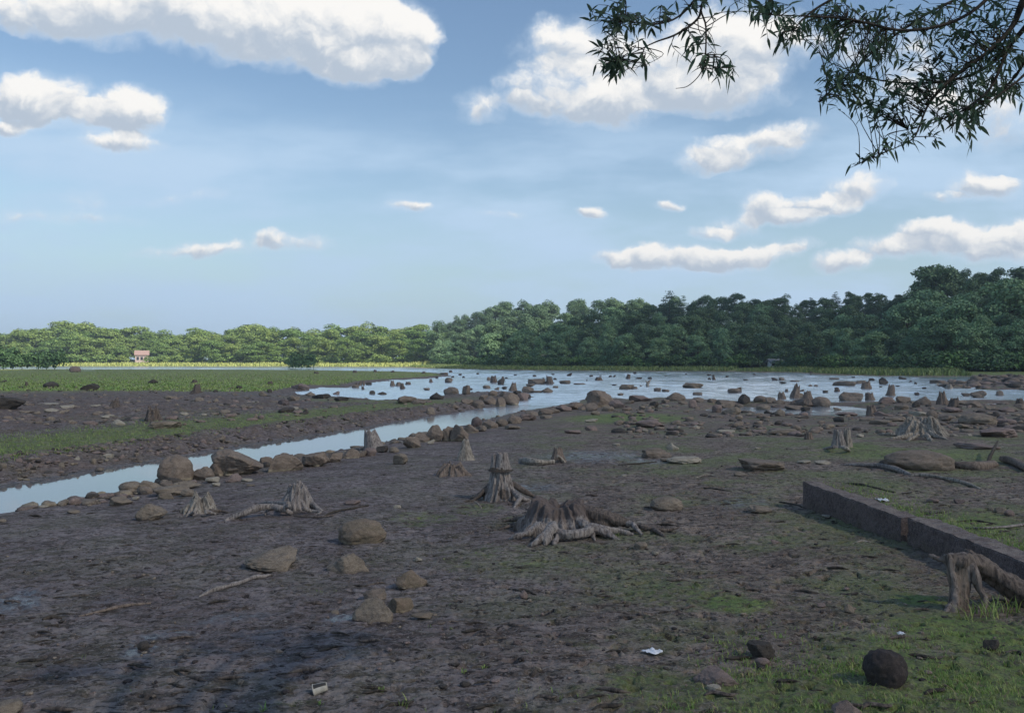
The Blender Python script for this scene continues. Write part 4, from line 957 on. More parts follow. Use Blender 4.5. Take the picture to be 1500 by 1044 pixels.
# sticks and fallen wood on the mud
def stick(pts, mat, label, name='fallen_stick', cat='stick', flat=1.0, group='sticks and fallen wood on the mud'):
    q0 = pix(*pts[0][:2]); P4 = []
    for u, v, lift, rad in pts:
        q = pix(u, v); P4.append((q.x - q0.x, q.y - q0.y, hgt(q.x, q.y) - q0.z + lift, rad))
    V, Fc = tube(P4, 10, 7, .3, int(pts[0][0]), flat)
    return tag(link(name, mesh_np(name, V, Fc, M[mat]), None, q0), label, cat, group)
stick([(291, 874, .0, .008), (312, 867, .02, .028), (330, 862, .018, .026), (352, 855, .015, .02), (375, 848, .02, .022), (399, 842, .005, .01)], 'wood', 'knobbly grey stick lying below the tan wedge stone')
stick([(112, 903, .0, .006), (145, 897, .008, .011), (180, 889, .012, .016), (221, 884, .005, .009)], 'woodred', 'thin dark stick left of the knobbly grey stick')
stick([(62, 907, .0, .01), (76, 904, .01, .018), (90, 905, .0, .008)], 'bark', 'short black bit of wood at the far left of the sticks')
stick([(1232, 681, .0, .02), (1262, 683, .03, .035), (1290, 685, .04, .04), (1315, 691, .04, .045), (1336, 696, .0, .03)], 'wood', 'long grey root lying in front of the brown mound')
stick([(1332, 697, .0, .02), (1352, 698, .03, .03), (1385, 703, .03, .03), (1420, 711, .02, .025), (1438, 717, .0, .012)], 'woodpale', 'pale weathered branch continuing right of the long grey root')
stick([(1238, 708, .0, .012), (1258, 710, .012, .018), (1285, 716, .01, .014), (1312, 721, .0, .008)], 'bark', 'thin black stick on the grass just behind the granite slab')
stick([(1390, 684, .06, .07), (1410, 686, .06, .085), (1435, 687, .06, .08), (1458, 683, .04, .06)], 'woodred', 'short thick log touching the right of the brown mound', 'fallen_log', 'log')
stick([(1466, 676, .05, .05), (1482, 680, .07, .07), (1506, 692, .05, .07)], 'woodred', 'thick log cut off by the right picture edge', 'fallen_log', 'log')
stick([(1446, 682, .05, .03), (1455, 674, .2, .03), (1462, 666, .28, .012)], 'bark', 'dark twiggy end rising between the two logs')
stick([(1415, 773, .0, .008), (1440, 775, .015, .012), (1470, 774, .02, .013), (1506, 770, .02, .016)], 'wood', 'pale thin branch on the grass at the right edge')
stick([(1400, 765, .0, .008), (1425, 763, .012, .012), (1462, 768, .0, .008)], 'bark', 'dark thin branch just above the pale thin branch')
stick([(1248, 797, .0, .006), (1262, 794, .012, .014), (1276, 795, .0, .008)], 'woodpale', 'short pale chip of wood in front of the granite slab')
stick([(1142, 735, .0, .01), (1160, 739, .012, .014), (1178, 743, .0, .01)], 'bark', 'black stick by the far end of the granite slab')
stick([(1030, 714, .0, .008), (1050, 717, .01, .012), (1072, 720, .0, .008)], 'bark', 'thin dark stick in the middle of the mud right of the stumps')
stick([(946, 774, .01, .02), (958, 779, .03, .03), (974, 786, .0, .014)], 'wooddark', 'dark knotted root piece right of the broad stump')
stick([(962, 768, .0, .008), (978, 769, .01, .012), (998, 772, .0, .008)], 'bark', 'dark stick right of the knotted root piece')
stick([(470, 758, .0, .01), (492, 751, .02, .014), (540, 741, .01, .01)], 'bark', 'dark thin root running right from the smooth grey stump')
stick([(752, 869, .0, .006), (765, 866, .02, .01), (786, 871, .0, .006)], 'bark', 'dark twig behind the small pinkish stone')
stick([(744, 862, .0, .005), (760, 868, .02, .008), (772, 874, .0, .005)], 'bark', 'second dark twig crossing by the small pinkish stone')
stick([(905, 681, .0, .012), (930, 680, .012, .016), (962, 676, .0, .012)], 'bark', 'dark streak of wood at the wet patch edge')
stick([(1018, 700, .0, .008), (1035, 697, .02, .014), (1052, 698, .0, .008)], 'woodpale', 'pale twig on turf left of the turf-topped slab')
stick([(1160, 869, .0, .012), (1180, 861, .012, .016), (1204, 864, .0, .008)], 'bark', 'dark twig right of the moss patch') if False else None
# short dark bits of bark all over the near mud
bits = []
for s in range(5):
    V, Fc = tube([(-.06, 0, 0, .004), (-.02, .008 * (s - 2), .006, .011), (.03, -.006 * (s - 1), .008, .010), (.075, .01, .0, .004)], 7, 4, .4, s, .6)
    bits.append(mesh_np('bark_bit', V, Fc, M['bark' if s % 2 else 'wooddark']))
rg = random.Random(9)
for i in range(260):
    u = rg.uniform(-20, 1520); v = 700 + 344 * rg.random() ** 1.1
    x, y = pix_fast(u, v, .5)
    if sdist(RIGHT, np.array([x]), np.array([y]))[0] < .4: continue
    o = link('bark_bit', bits[i % 5], None, (x, y, hgt(x, y) + .002)); s = rg.uniform(.4, 1.5); o.scale = (s, s, s)
    o.rotation_euler = (0, 0, rg.uniform(-.6, .6))
    tag(o, 'short dark bit of bark lying flat on the near mud', 'bark bit', 'bits of bark on the near mud')

# ---------------------------------------------------------------- granite slab, in two lengths
def slab(p0, p1, hh0, hh1, wd, label, seed, tilt=0.0):
    a = np.array(p0); b_ = np.array(p1); e = b_ - a; L = np.linalg.norm(e); e = e / L; n = np.array([-e[1], e[0]])
    if n[1] < 0: n = -n
    nl = int(L / .02); prof = []
    r0 = .02
    hs = np.linspace(0, 1, 15)
    V = []
    for i in range(nl + 1):
        q = i / nl; hh = hh0 * (1 - q) + hh1 * q
        ring = []
        for s_ in list(np.linspace(0, .97, 13)) + [1]: ring.append((0, -.15 + (hh + .15) * s_))
        for s_ in [.035] + list(np.linspace(.12, .88, 6)) + [.965, 1]: ring.append((wd * s_, hh))
        for s_ in np.linspace(0, 1, 14)[1:]: ring.append((wd, hh - (hh + .15) * s_))
        for (o_, z_) in ring: V.append((a[0] + e[0] * L * q + n[0] * o_, a[1] + e[1] * L * q + n[1] * o_, z_))
    V = np.array(V); m = len(V) // (nl + 1)
    zc = .25
    ctr = np.stack([np.repeat(a[0] + e[0] * L * np.linspace(0, 1, nl + 1) + n[0] * wd / 2, m), np.repeat(a[1] + e[1] * L * np.linspace(0, 1, nl + 1) + n[1] * wd / 2, m), np.full(len(V), .1)], -1)
    dr = V - ctr; off = fbm(V[:, 0] * 5 + seed, V[:, 1] * 5, V[:, 2] * 5, 4, .6) * .016 + fbm(V[:, 0] * 1.2, V[:, 1] * 1.2 + seed, V[:, 2] * 1.2, 2) * .012 + fbm(V[:, 0] * 22 + seed, V[:, 1] * 22, V[:, 2] * 22, 3, .6) * .006
    corner = ((np.abs(V[:, 2] - (hh0 + hh1) / 2) < .05)).astype(float)
    V = V + dr / np.linalg.norm(dr, axis=1)[:, None] * off[:, None]
    # chipped corners along the upper arrises
    idx = np.arange(len(V)) % m
    for c_ in (13, 22):
        for dd, am in ((0, .010),):
            sel = idx == c_ + dd
            ch = am * (1 + 1.8 * fbm(V[sel, 0] * 8, V[sel, 1] * 8 + seed, None, 3))
            V[sel] -= dr[sel] / np.linalg.norm(dr[sel], axis=1)[:, None] * ch[:, None]
    Fc = [tuple(q) for q in grid_faces(nl + 1, m, True)]
    for k_ in (0, nl):
        base = k_ * m; Fc.append(tuple(range(base, base + m)) if k_ == 0 else tuple(range(base + m - 1, base - 1, -1)))
    zz = hgt(*(a + b_) / 2)
    V[:, 2] += zz
    o = link('granite_slab', mesh_np('granite_slab', V - np.array([a[0], a[1], zz]), Fc, M['slab']), None, (a[0], a[1], zz))
    o.data.polygons.foreach_set('use_smooth', [False] * len(o.data.polygons))
    bpy.context.view_layer.update()
    tag(o, label, 'stone slab', 'lengths of the long granite slab')
A_ = pix(1176, 742); B_ = pix(1320, 794); C_ = pix(1500, 868)
e_ = (C_ - B_).normalized(); D_ = C_ + e_ * 1.2
slab((A_.x, A_.y), (B_.x - .02 * 0, B_.y), .335, .275, .24, 'farther length of the long granite slab, ending at the dark gap', 3)
st = (B_ - A_).normalized() * .12
slab((B_.x + st.x, B_.y + st.y - .01), (D_.x, D_.y), .27, .26, .26, 'nearer length of the long granite slab, running off the right edge', 8)

# ---------------------------------------------------------------- litter
def plain(name, col, rough=.6):
    m, k, b = material(name, rough, .3)
    n = k.noise(objco(k), 30, 3); c = k.mix(k.ss(n, .3, .7), col, tuple(x * .75 for x in col)); k.l.new(c, b.inputs['Base Color']); return m
M['cup'] = plain('cup_paper', (.50, .46, .38)); M['cupin'] = plain('cup_inside', (.05, .045, .04)); M['litter'] = plain('litter_white', (.80, .82, .85)); M['green_leaf'] = plain('pale_leaf', (.40, .46, .24))
g_ = pix(468, 1018); d_ = math.hypot(g_.x, g_.y)
cup = tag(empty('paper_cup', (g_.x, g_.y + .03, g_.z + .031)), 'crushed beige cup lying on its side on the mud', 'cup')
th = np.arange(32) * 2 * math.pi / 32
V = []
for x_, r_c in ((-.040, .034), (-.038, .036), (-.034, .034), (-.01, .031), (.015, .028), (.036, .025), (.036, .0)):
    V.append(np.stack([np.full(32, x_), np.cos(th) * r_c, np.sin(th) * r_c * (.82 + .1 * np.cos(2 * th))], -1))
link('wall', mesh_np('wall', np.concatenate(V), grid_faces(7, 32, True), M['cup']), cup)
V = [np.stack([np.full(32, x_), np.cos(th) * r_c, np.sin(th) * r_c * .84], -1) for x_, r_c in ((-.0385, .033), (-.01, .029), (.033, .024), (.033, .0))]
link('inside', mesh_np('inside', np.concatenate(V), grid_faces(4, 32, True)[:, ::-1], M['cupin']), cup)
th = np.arange(32) * 2 * math.pi / 32
V = [np.stack([-.040 + .003 * np.cos(a_) + 0 * th, np.cos(th) * (.035 + .002 * math.sin(a_)), np.sin(th) * (.035 + .002 * math.sin(a_)) * .84], -1) for a_ in np.arange(8) * math.pi / 4]
link('rim', mesh_np('rim', np.concatenate(V + [V[0]]), grid_faces(9, 32, True), M['cup']), cup)
cup.rotation_euler = (R(20), R(-14), R(12))
def scrap(u, v, w, dp, mat, label, seed, name='paper_scrap', cat='litter', hh=.012):
    g = pix(u, v); s = math.hypot(g.x, g.y) / F; n = 12
    xs, ys = np.meshgrid(np.linspace(-.5, .5, n), np.linspace(-.5, .5, n))
    ed = 1 - .25 * np.abs(perlin(xs * 3 + seed, ys * 3))
    z = hh * (.6 + fbm(xs * 3 + seed, ys * 3, None, 3)) + .004
    V = np.stack([xs * ed * w * s, ys * ed * dp * s * 1.0, z], -1).reshape(-1, 3)
    Vb = V.copy(); Vb[:, 2] -= .002
    f = grid_faces(n, n); f2 = grid_faces(n, n, off=n * n)[:, ::-1]
    rim = list(range(n)) + [n * i + n - 1 for i in range(1, n)] + [n * n - 2 - i for i in range(n - 1)] + [n * (n - 2 - i) for i in range(n - 2)]
    side = [(rim[(i + 1) % len(rim)], rim[i], rim[i] + n * n, rim[(i + 1) % len(rim)] + n * n) for i in range(len(rim))]
    o = link(name, mesh_np(name, np.vstack([V, Vb]), [tuple(q) for q in f] + [tuple(q) for q in f2] + side, M[mat]), None, (g.x, g.y, g.z + .004))
    o.rotation_euler = (0, 0, seed * .7); return tag(o, label, cat)
scrap(956, 956, 22, 24, 'litter', 'white scrap of plastic on the mud at the edge of the grass', 1.1)
scrap(1293, 734, 14, 18, 'litter', 'white scrap lying behind the top edge of the granite slab', .3, hh=.03)
scrap(1320, 930, 9, 10, 'litter', 'tiny white scrap in the grass below the two-legged stump', 2.2)
scrap(1337, 786, 7, 8, 'litter', 'tiny white fleck beside the gap of the granite slab', 3.1) if False else None

# ---------------------------------------------------------------- grass and sprouts
def blades(name, pts, hts, wid, mat, label, seed, splay=.55, seg=2):
    rg = np.random.RandomState(seed); n = len(pts)
    pts = np.asarray(pts); hts = np.asarray(hts)
    a = rg.rand(n) * 2 * math.pi; lean = splay * rg.uniform(.3, 1.3, n) * hts
    ld = np.stack([np.cos(a), np.sin(a)], -1); sd2 = np.stack([-np.sin(a), np.cos(a)], -1)
    w = (wid * rg.uniform(.7, 1.3, n))[:, None]
    lv = []
    for q, ww in ((0, 1.0), (.5, .85), (.85, .45)):
        c_ = pts[:, :2] + ld * (lean * q ** 1.7)[:, None]; z = pts[:, 2] + hts * (q - .25 * q * q) * 1.2
        lv.append(np.column_stack([c_ - sd2 * w * ww, z])); lv.append(np.column_stack([c_ + sd2 * w * ww, z]))
    tip = np.column_stack([pts[:, :2] + ld * lean[:, None], pts[:, 2] + hts * .9])
    V = np.stack(lv + [tip, tip + np.column_stack([sd2 * w * .08, np.zeros(n)])], 1).reshape(-1, 3)
    b0 = np.arange(n)[:, None] * 8
    F_ = np.concatenate([b0 + np.array([0, 1, 3, 2]), b0 + np.array([2, 3, 5, 4]), b0 + np.array([4, 5, 7, 6])])
    return tag(link(name, mesh_np(name, V, F_, M[mat])), label, None, None, 'stuff')
def tufts(cands, hr, per, spread, seed):
    rg = np.random.RandomState(seed); P, H = [], []
    for (x, y, z, s) in cands:
        for _ in range(rg.randint(per[0], per[1])):
            P.append((x + rg.normal() * spread * s, y + rg.normal() * spread * s, z - .004)); H.append(rg.uniform(*hr) * s)
    return P, H
def scatter(n, u0, u1, v0, v1, dens, seed, z=.55):
    rg = np.random.RandomState(seed); d_ = np.stack([rg.uniform(u0, u1, n), rg.uniform(v0, v1, n)], -1)
    q = np.array([pix_fast(a, b, z) for a, b in d_])
    keep = rg.rand(n) < dens(d_[:, 0], d_[:, 1], q[:, 0], q[:, 1])
    q = q[keep]; h = base_height(q[:, 0], q[:, 1])
    h = h + .011 * fbm(q[:, 0] * 3.1, q[:, 1] * 3.1, o=5, g=.62) * ss(-np.hypot(q[:, 0], q[:, 1]), -34, -10)
    ok = h > .03
    return [(a[0], a[1], hh, rg.uniform(.6, 1.3)) for a, hh in zip(q[ok], h[ok])]
def dens_fg(u, v, x, y):
    line = 1044 - 160 * ss(u, 860, 1120) - 15 * ss(u, 1350, 1480)
    b = ss(v - line + 18 * fbm(x * 3, y * 3, None, 2) * 2, -12, 45)
    return np.clip(b * (.08 + .92 * ss(fbm(x * 2.6 + 9, y * 2.6, None, 4, .7), -.12, .38)) * (.5 + .5 * ss(u, 900, 1300)), 0, 1)
P, H = tufts(scatter(9500, 820, 1560, 880, 1075, dens_fg, 21), (.008, .038), (2, 7), .022, 3)
blades('grass', P, H, .0022, 'grass', 'short patchy green grass covering the lower right corner', 4, .8)
def dens_mid(u, v, x, y):
    g = .05 + .9 * ss(fbm(x * .8 + 3, y * .8, None, 3), .1, .5)
    return np.clip(g * (.15 + .85 * ss(u, 450, 800)) * (.35 + .65 * (v > 700)), 0, 1) * .55
P, H = tufts(scatter(2600, -30, 1540, 690, 1060, dens_mid, 31), (.010, .035), (2, 5), .012, 5)
blades('sprouts', P, H, .0022, 'grass', 'sparse green sprouts dotting the near mud', 6, .9)
def dens_slab(u, v, x, y): return np.clip(ss(v - (700 + (u - 1175) * .36), -60, -25) * (u > 1200) * (v < 694 + (u - 1175) * .335), 0, 1) * .9
P, H = tufts(scatter(5200, 1200, 1560, 690, 812, dens_slab, 41), (.02, .06), (3, 6), .03, 7)
blades('turf', P, H, .003, 'grass', 'thin turf on the ground behind the granite slab', 8, .8)
P, H = tufts([(pix(1442 + a * 1.0, 896 + b_).x, pix(1442 + a, 896 + b_).y, pix(1442 + a, 896 + b_).z, 1.4) for a, b_ in ((0, 0), (10, -3), (20, 2), (-8, 4), (30, 0), (44, -2), (5, 8), (-20, 10), (16, 9))], (.06, .11), (6, 11), .03, 9)
blades('weeds', P, H, .0045, 'grass', 'taller weeds at the foot of the two-legged stump', 10, .8)
P, H = tufts([(pix(u, v).x, pix(u, v).y, pix(u, v).z, s) for u, v, s in ((592, 1034, 1.2), (560, 1012, .7), (680, 985, .6), (470, 1030, .5), (385, 1040, .8), (838, 770, 1.2), (842, 768, 1.0), (905, 785, .8), (640, 760, .5), (710, 980, .6))], (.035, .065), (6, 10), .014, 19)
blades('seedlings', P, H, .0042, 'grass', 'bright seedlings sprouting from the near mud', 20, .9)
cd_ = scatter(1500, 780, 1560, 870, 1070, dens_fg, 77)
P, H = tufts(cd_, (.008, .04), (1, 4), .03, 23)
M['dead'] = leaf_mat('dead_stalks', (.20, .14, .09), (.20, .14, .09), (.30, .24, .14), .9, 0, 60)
blades('dead_stalks', P, H, .0024, 'dead', 'brown dead stalks mixed into the patchy grass at lower right', 24, 1.4)
# left belt, meadow and shore vegetation
def belt(n, u0, u1, v0, v1, cond, seed, zz=.35):
    rg = np.random.RandomState(seed); out = []
    uv = np.stack([rg.uniform(u0, u1, n), rg.uniform(v0, v1, n)], -1)
    q = np.array([pix_fast(a, b_, zz) for a, b_ in uv]); keep = cond(q[:, 0], q[:, 1], rg.rand(n)); q = q[keep]
    h = base_height(q[:, 0], q[:, 1]); return np.column_stack([q, h])[h > .02], rg
q, rg = belt(26000, -60, 700, 585, 675, lambda x, y, r: (sdist(LEFT, x, y) > 1.2) & (sdist(LEFT, x, y) < 6.0) & (r < .9), 51)
blades('bank_turf', q, rg.uniform(.02, .09, len(q)), .006, 'grass', 'low green turf along the top of the left channel bank', 52, .9)
q, rg = belt(30000, -80, 660, 541.5, 572, lambda x, y, r: (sdist(LEFT, x, y) > 1.5) & (np.hypot(x, y) > 62 + 10 * fbm(x * .1, y * .1, None, 3)) & (r < .95), 53, .25)
blades('meadow_grass', q, rg.uniform(.04, .18, len(q)), .035, 'meadow', 'green meadow beyond the left mud flat', 54, .8)
def shore_pts(i0, i1, n, d0, d1, seed):
    rg = np.random.RandomState(seed); S_ = FAR[i0:i1]; seg_ = np.linalg.norm(np.diff(S_, axis=0), axis=1); cum = np.append(0, np.cumsum(seg_))
    s_ = rg.rand(n) * cum[-1]; i_ = np.clip(np.searchsorted(cum, s_) - 1, 0, len(seg_) - 1); f_ = ((s_ - cum[i_]) / seg_[i_])[:, None]
    p_ = S_[i_] * (1 - f_) + S_[i_ + 1] * f_; e = S_[i_ + 1] - S_[i_]; e /= np.linalg.norm(e, axis=1)[:, None]
    nn = np.stack([-e[:, 1], e[:, 0]], -1); p_ = p_ + nn * rg.uniform(d0, d1, n)[:, None]
    return np.column_stack([p_, base_height(p_[:, 0], p_[:, 1])]), rg
q, rg = shore_pts(4, 14, 26000, 3.0, 17, 61); blades('shore_reeds', q, rg.uniform(.35, 1.0, len(q)), .09, 'reed', 'band of bright green marsh grass along the foot of the wooded hill', 62, .3)
q, rg = shore_pts(1, 5, 26000, 3, 40, 63); blades('pale_reeds', q, rg.uniform(.4, 1.5, len(q)), .2, 'straw', 'pale yellow-green reeds along the far left shore', 64, .3)

# ---------------------------------------------------------------- trees
def crown(seed, kind, n):
    rg = np.random.RandomState(seed); P, N = [], []
    lob = []
    if kind == 'pine':
        for i in range(15):
            z = .28 + .70 * i / 14; rad = .30 * (1 - (z - .28) / .78) ** .75 + .03
            for a in rg.rand(5) * 6.28: lob.append((math.cos(a) * rad * .6, math.sin(a) * rad * .6, z + rg.normal() * .012, rad * .55, .030))
    elif kind == 'shrub':
        for i in range(16):
            a = rg.rand() * 6.28; q = rg.rand() ** .6; lob.append((math.cos(a) * .55 * q, math.sin(a) * .55 * q, .12 + .62 * rg.rand() * (1 - .5 * q), .26, .24))
    else:
        nl = 38 if kind == 'broad' else 30
        for i in range(nl):
            a = rg.rand() * 6.28; z = .09 + .78 * (i + rg.rand()) / nl; q = math.sin(math.pi * min(max((z + .22) / 1.2, 0), 1)) ** .8 * rg.uniform(.4, 1.25); z += rg.uniform(-.07, .09)
            rr = .30 if kind == 'broad' else .22
            lob.append((math.cos(a) * rr * q + .07 * math.sin(z * 7 + seed), math.sin(a) * rr * q + .06 * math.cos(z * 5 + seed), z, rg.uniform(.07, .17), rg.uniform(.09, .14)))
        lob.append((0, 0, .82, .15, .13))
    wts = np.array([l[3] ** 2 for l in lob]); wts /= wts.sum()
    idx = rg.choice(len(lob), n, p=wts); Lb = np.array(lob)[idx]
    d = rg.normal(size=(n, 3)); d /= np.linalg.norm(d, axis=1)[:, None]
    d[:, 2] = np.where(d[:, 2] < -.3, -d[:, 2] * .6, d[:, 2])
    rad = .72 + .38 * rg.rand(n) ** .6 + .12 * perlin(d[:, 0] * 3 + idx, d[:, 1] * 3, d[:, 2] * 3)
    P = Lb[:, :3] + d * rad[:, None] * Lb[:, 3:5][:, [0, 0, 1]]
    nn = d + rg.normal(size=(n, 3)) * .55; nn /= np.linalg.norm(nn, axis=1)[:, None]
    t1 = np.cross(nn, rg.normal(size=(n, 3))); t1 /= np.linalg.norm(t1, axis=1)[:, None]; t2 = np.cross(nn, t1)
    sz = {'pine': .013, 'shrub': .05}.get(kind, .0175) * rg.uniform(.6, 1.4, n)
    s1 = sz[:, None] * t1; s2 = sz[:, None] * t2 * rg.uniform(.5, .9, n)[:, None]
    V = np.stack([P - s1, P - s2 * .9, P + s1, P + s2], 1).reshape(-1, 3)
    return V, np.arange(n * 4).reshape(-1, 4)
def trunk_mesh(seed, top=.8, lean=.02):
    rg = np.random.RandomState(seed)
    b_ = Bag()
    b_.add(*tube([(0, 0, -.03, .022), (.004, 0, .1, .017), (lean, .01, .4, .012), (lean * .5, 0, top, .004)], 8, 3, .1, seed))
    for i in range(6):
        a = rg.rand() * 6.28; z = rg.uniform(.22, .6); b_.add(*tube([(lean * z, 0, z, .007), (math.cos(a) * .1, math.sin(a) * .1, z + .1, .005), (math.cos(a) * .2, math.sin(a) * .2, z + .16, .002)], 6, 3, .1, seed + i))
    return b_.mesh('trunk', M['bark'])
PROTO = {}
def proto(kind, mat, i):
    key = (kind, mat, i)
    if key not in PROTO:
        n = {'broad': 7500, 'tall': 6000, 'pine': 3600, 'shrub': 1300}[kind]
        V, Fc = crown(i * 13 + {'broad': 1, 'tall': 2, 'pine': 3, 'shrub': 4}[kind], kind, n)
        PROTO[key] = (mesh_np('crown', V, Fc, M[mat], False), trunk_mesh(i * 3 + 1, .9 if kind != 'shrub' else .5))
    return PROTO[key]
tr = random.Random(5)
def tree(x, y, h, kind, mat, label, group, name='tree', cat='tree', wid=1.0):
    cm, tm = proto(kind, mat, tr.randrange(4))
    o = empty(name, (x, y, hgt(x, y))); s = h; o.scale = (s * wid, s * wid, s); o.rotation_euler = (0, 0, tr.random() * 6.28)
    link('crown', cm, o)
    if kind != 'shrub': link('trunk', tm, o)
    return tag(o, label, cat, group)
def at_shore(u, d):
    """the point d metres inland of the far shore, seen in column u"""
    k_ = (u - 750) / F; lo, hi = 80.0, 640.0
    ys = np.linspace(lo, hi, 1200); s = sdist(FAR, ys * k_, ys); i = np.nonzero(s > d)[0]
    y = ys[i[0]] if len(i) else hi
    return y * k_, y
def skyline(u):
    return np.interp(u, [600, 640, 660, 700, 740, 800, 900, 960, 1000, 1080, 1150, 1190, 1220, 1240, 1300, 1330, 1350, 1370, 1410, 1440, 1470, 1500, 1560],
                        [472, 474, 470, 456, 449, 447, 445, 444, 441, 439, 444, 446, 438, 439, 444, 436, 422, 408, 417, 418, 413, 411, 408])
GH = 'trees on the wooded hill across the pond'
def place(u, d, vtop, kind, mat, label, group, jit=1.0, **kw):
    x, y = at_shore(u, d); z = hgt(x, y)
    top = CZ + (HV - vtop) * math.hypot(x, y) / F
    h = max(top - z, 4.0)
    return tree(x, y, h, kind, mat, label, group, **kw)
# back rows set the skyline, front rows are lower and lighter
hillrows = [(92, 0, 40), (76, 4, 36), (62, 13, 31), (50, 23, 31), (38, 34, 31), (28, 46, 31), (20, 57, 28)]
for ri, (d0, drop, n_) in enumerate(hillrows):
    for i in range(n_):
        u = 628 + (1600 - 628) * (i + tr.uniform(.1, .9)) / n_
        sk = float(skyline(u)); frac = drop / 92.0
        vt = sk + (HV - sk) * frac + (tr.uniform(-7, 5) if ri else tr.uniform(-5, 3)) - 3
        pm = (0, .03, .12, .25, .4, .5, .55)[ri] + (.2 if u > 1210 and ri > 1 else 0)
        if u < 700: vt = max(vt, sk)
        m_ = 'maple' if tr.random() < pm else 'oak'
        if 1080 < u < 1210 and ri >= 3: m_ = 'oak'
        kind = 'broad' if tr.random() < .65 else 'tall'
        if ri < 4 and tr.random() < .12: kind, m_ = 'pine', 'pine'
        where = 'left end' if u < 760 else 'middle' if u < 1080 else 'right part' if u < 1330 else 'far right'
        lab = (('light green ' if m_ == 'maple' else 'dark green ') + ('conifer' if kind == 'pine' else 'broadleaf tree') +
               (' on the skyline', ' just below the skyline', ' a little below the skyline', ' halfway down', ' low down', ' near the foot', ' in the front row')[ri] + f' of the wooded hill, {where}')
        nm = 'pine_tree' if kind == 'pine' else 'broadleaf_tree'
        place(u, d0 + tr.uniform(-4, 4), vt, kind, m_, lab, GH, name=nm, wid=tr.uniform(.85, 1.35) if kind != 'pine' else .9)
place(981, 62, 428, 'pine', 'pine', 'tall dark pine rising above the skyline over the middle of the pond', GH, name='pine_tree', wid=1.0)
place(1372, 60, 398, 'broad', 'oak', 'big flat-topped tree standing highest left of the hill crest at right', GH, name='broadleaf_tree', wid=1.2)
place(1330, 34, 447, 'broad', 'maple', 'wide light green tree at the foot of the hill crest', GH, name='broadleaf_tree', wid=1.35)
place(1420, 30, 452, 'broad', 'maple', 'wide light green tree low on the right end of the hill', GH, name='broadleaf_tree', wid=1.35)
place(1480, 38, 418, 'broad', 'maple', 'tall mid-green tree at the right picture edge', GH, name='broadleaf_tree', wid=1.2)
for i in range(70):                                    # shrubs at the foot of the hill
    u = 640 + 940 * (i + tr.uniform(.1, .9)) / 70
    if 1112 < u < 1150: continue
    place(u, 16 + tr.uniform(-1.5, 3), 523 - tr.uniform(0, 7) + (u > 1200) * 2, 'shrub', 'shrub' if tr.random() < .5 else 'darkshrub', 'leafy shrub in the hedge-like row at the foot of the wooded hill, ' + ('left end' if u < 760 else 'middle' if u < 1110 else 'right part'), 'shrubs along the foot of the hill', name='shrub', cat='shrub', wid=1.3)
# far left shore
GT = 'trees on the sunlit far left shore'
def skyl(u): return np.interp(u, [-40, 60, 130, 190, 250, 330, 360, 400, 440, 500, 560, 600, 650], [487, 484, 479, 486, 488, 486, 475, 484, 479, 481, 475, 476, 476])
for ri, (d0, dr_, n_) in enumerate([(105, 0, 26), (72, 8, 26), (46, 19, 26)]):
    for i in range(n_):
        u = -50 + 705 * (i + tr.uniform(.2, .8)) / n_
        if ri == 2 and 200 < u < 218: continue
        vt = float(skyl(u)) + dr_ + tr.uniform(-6, 6)
        where = 'left part' if u < 170 else 'near the red house' if u < 260 else 'middle' if u < 450 else 'right end'
        place(u, d0 + tr.uniform(-8, 8), vt, 'broad' if tr.random() < .75 else 'tall', 'far', f"sunlit green tree in the {['back', 'second', 'front'][ri]} row of the far left shore, {where}", GT, name='broadleaf_tree', wid=tr.uniform(1.3, 2.0))
for i in range(30):
    u = -40 + 690 * (i + tr.uniform(.1, .9)) / 30
    if 196 < u < 222: continue
    place(u, 40 + tr.uniform(-3, 4), 517 + tr.uniform(-3, 3), 'shrub', 'far', 'low sunlit bush in front of the trees on the far left shore', 'bushes along the far left shore', name='bush', cat='bush', wid=1.6)
# bushes on the near side of the far strip of water
def bush(u, vb, w, h, label, mat='darkshrub', n=5):
    g = pix(u, vb); s = math.hypot(g.x, g.y) / F
    o = empty('bush', (g.x, g.y, g.z)); tag(o, label, 'bush', 'dark bushes on the meadow')
    cm, tm = proto('shrub', mat, tr.randrange(4)); c_ = link('crown', cm, o); c_.scale = (w * s * .95, w * s * .7, h * s * 1.3)
    t_ = link('trunk', tm, o); t_.scale = (h * s, h * s, h * s * .9)
for u, w, h, l_ in ((5, 40, 27, 'leftmost dark bush at the end of the meadow'), (32, 34, 22, 'second dark bush from the left picture edge'), (56, 34, 26, 'third dark bush from the left picture edge'), (80, 32, 24, 'rightmost bush of the dark clump at left'), (-25, 50, 30, 'dark bush cut off by the left picture edge'), (68, 26, 18, 'small dark bush in front of the clump at left'), (18, 30, 17, 'low dark bush in front of the leftmost bush')):
    bush(u, 541.2, w, h, l_)
bush(441, 540.5, 34, 27, 'lone round dark bush at the end of the meadow before the water')
bush(428, 540.2, 16, 14, 'small low bush touching the left of the lone round bush')
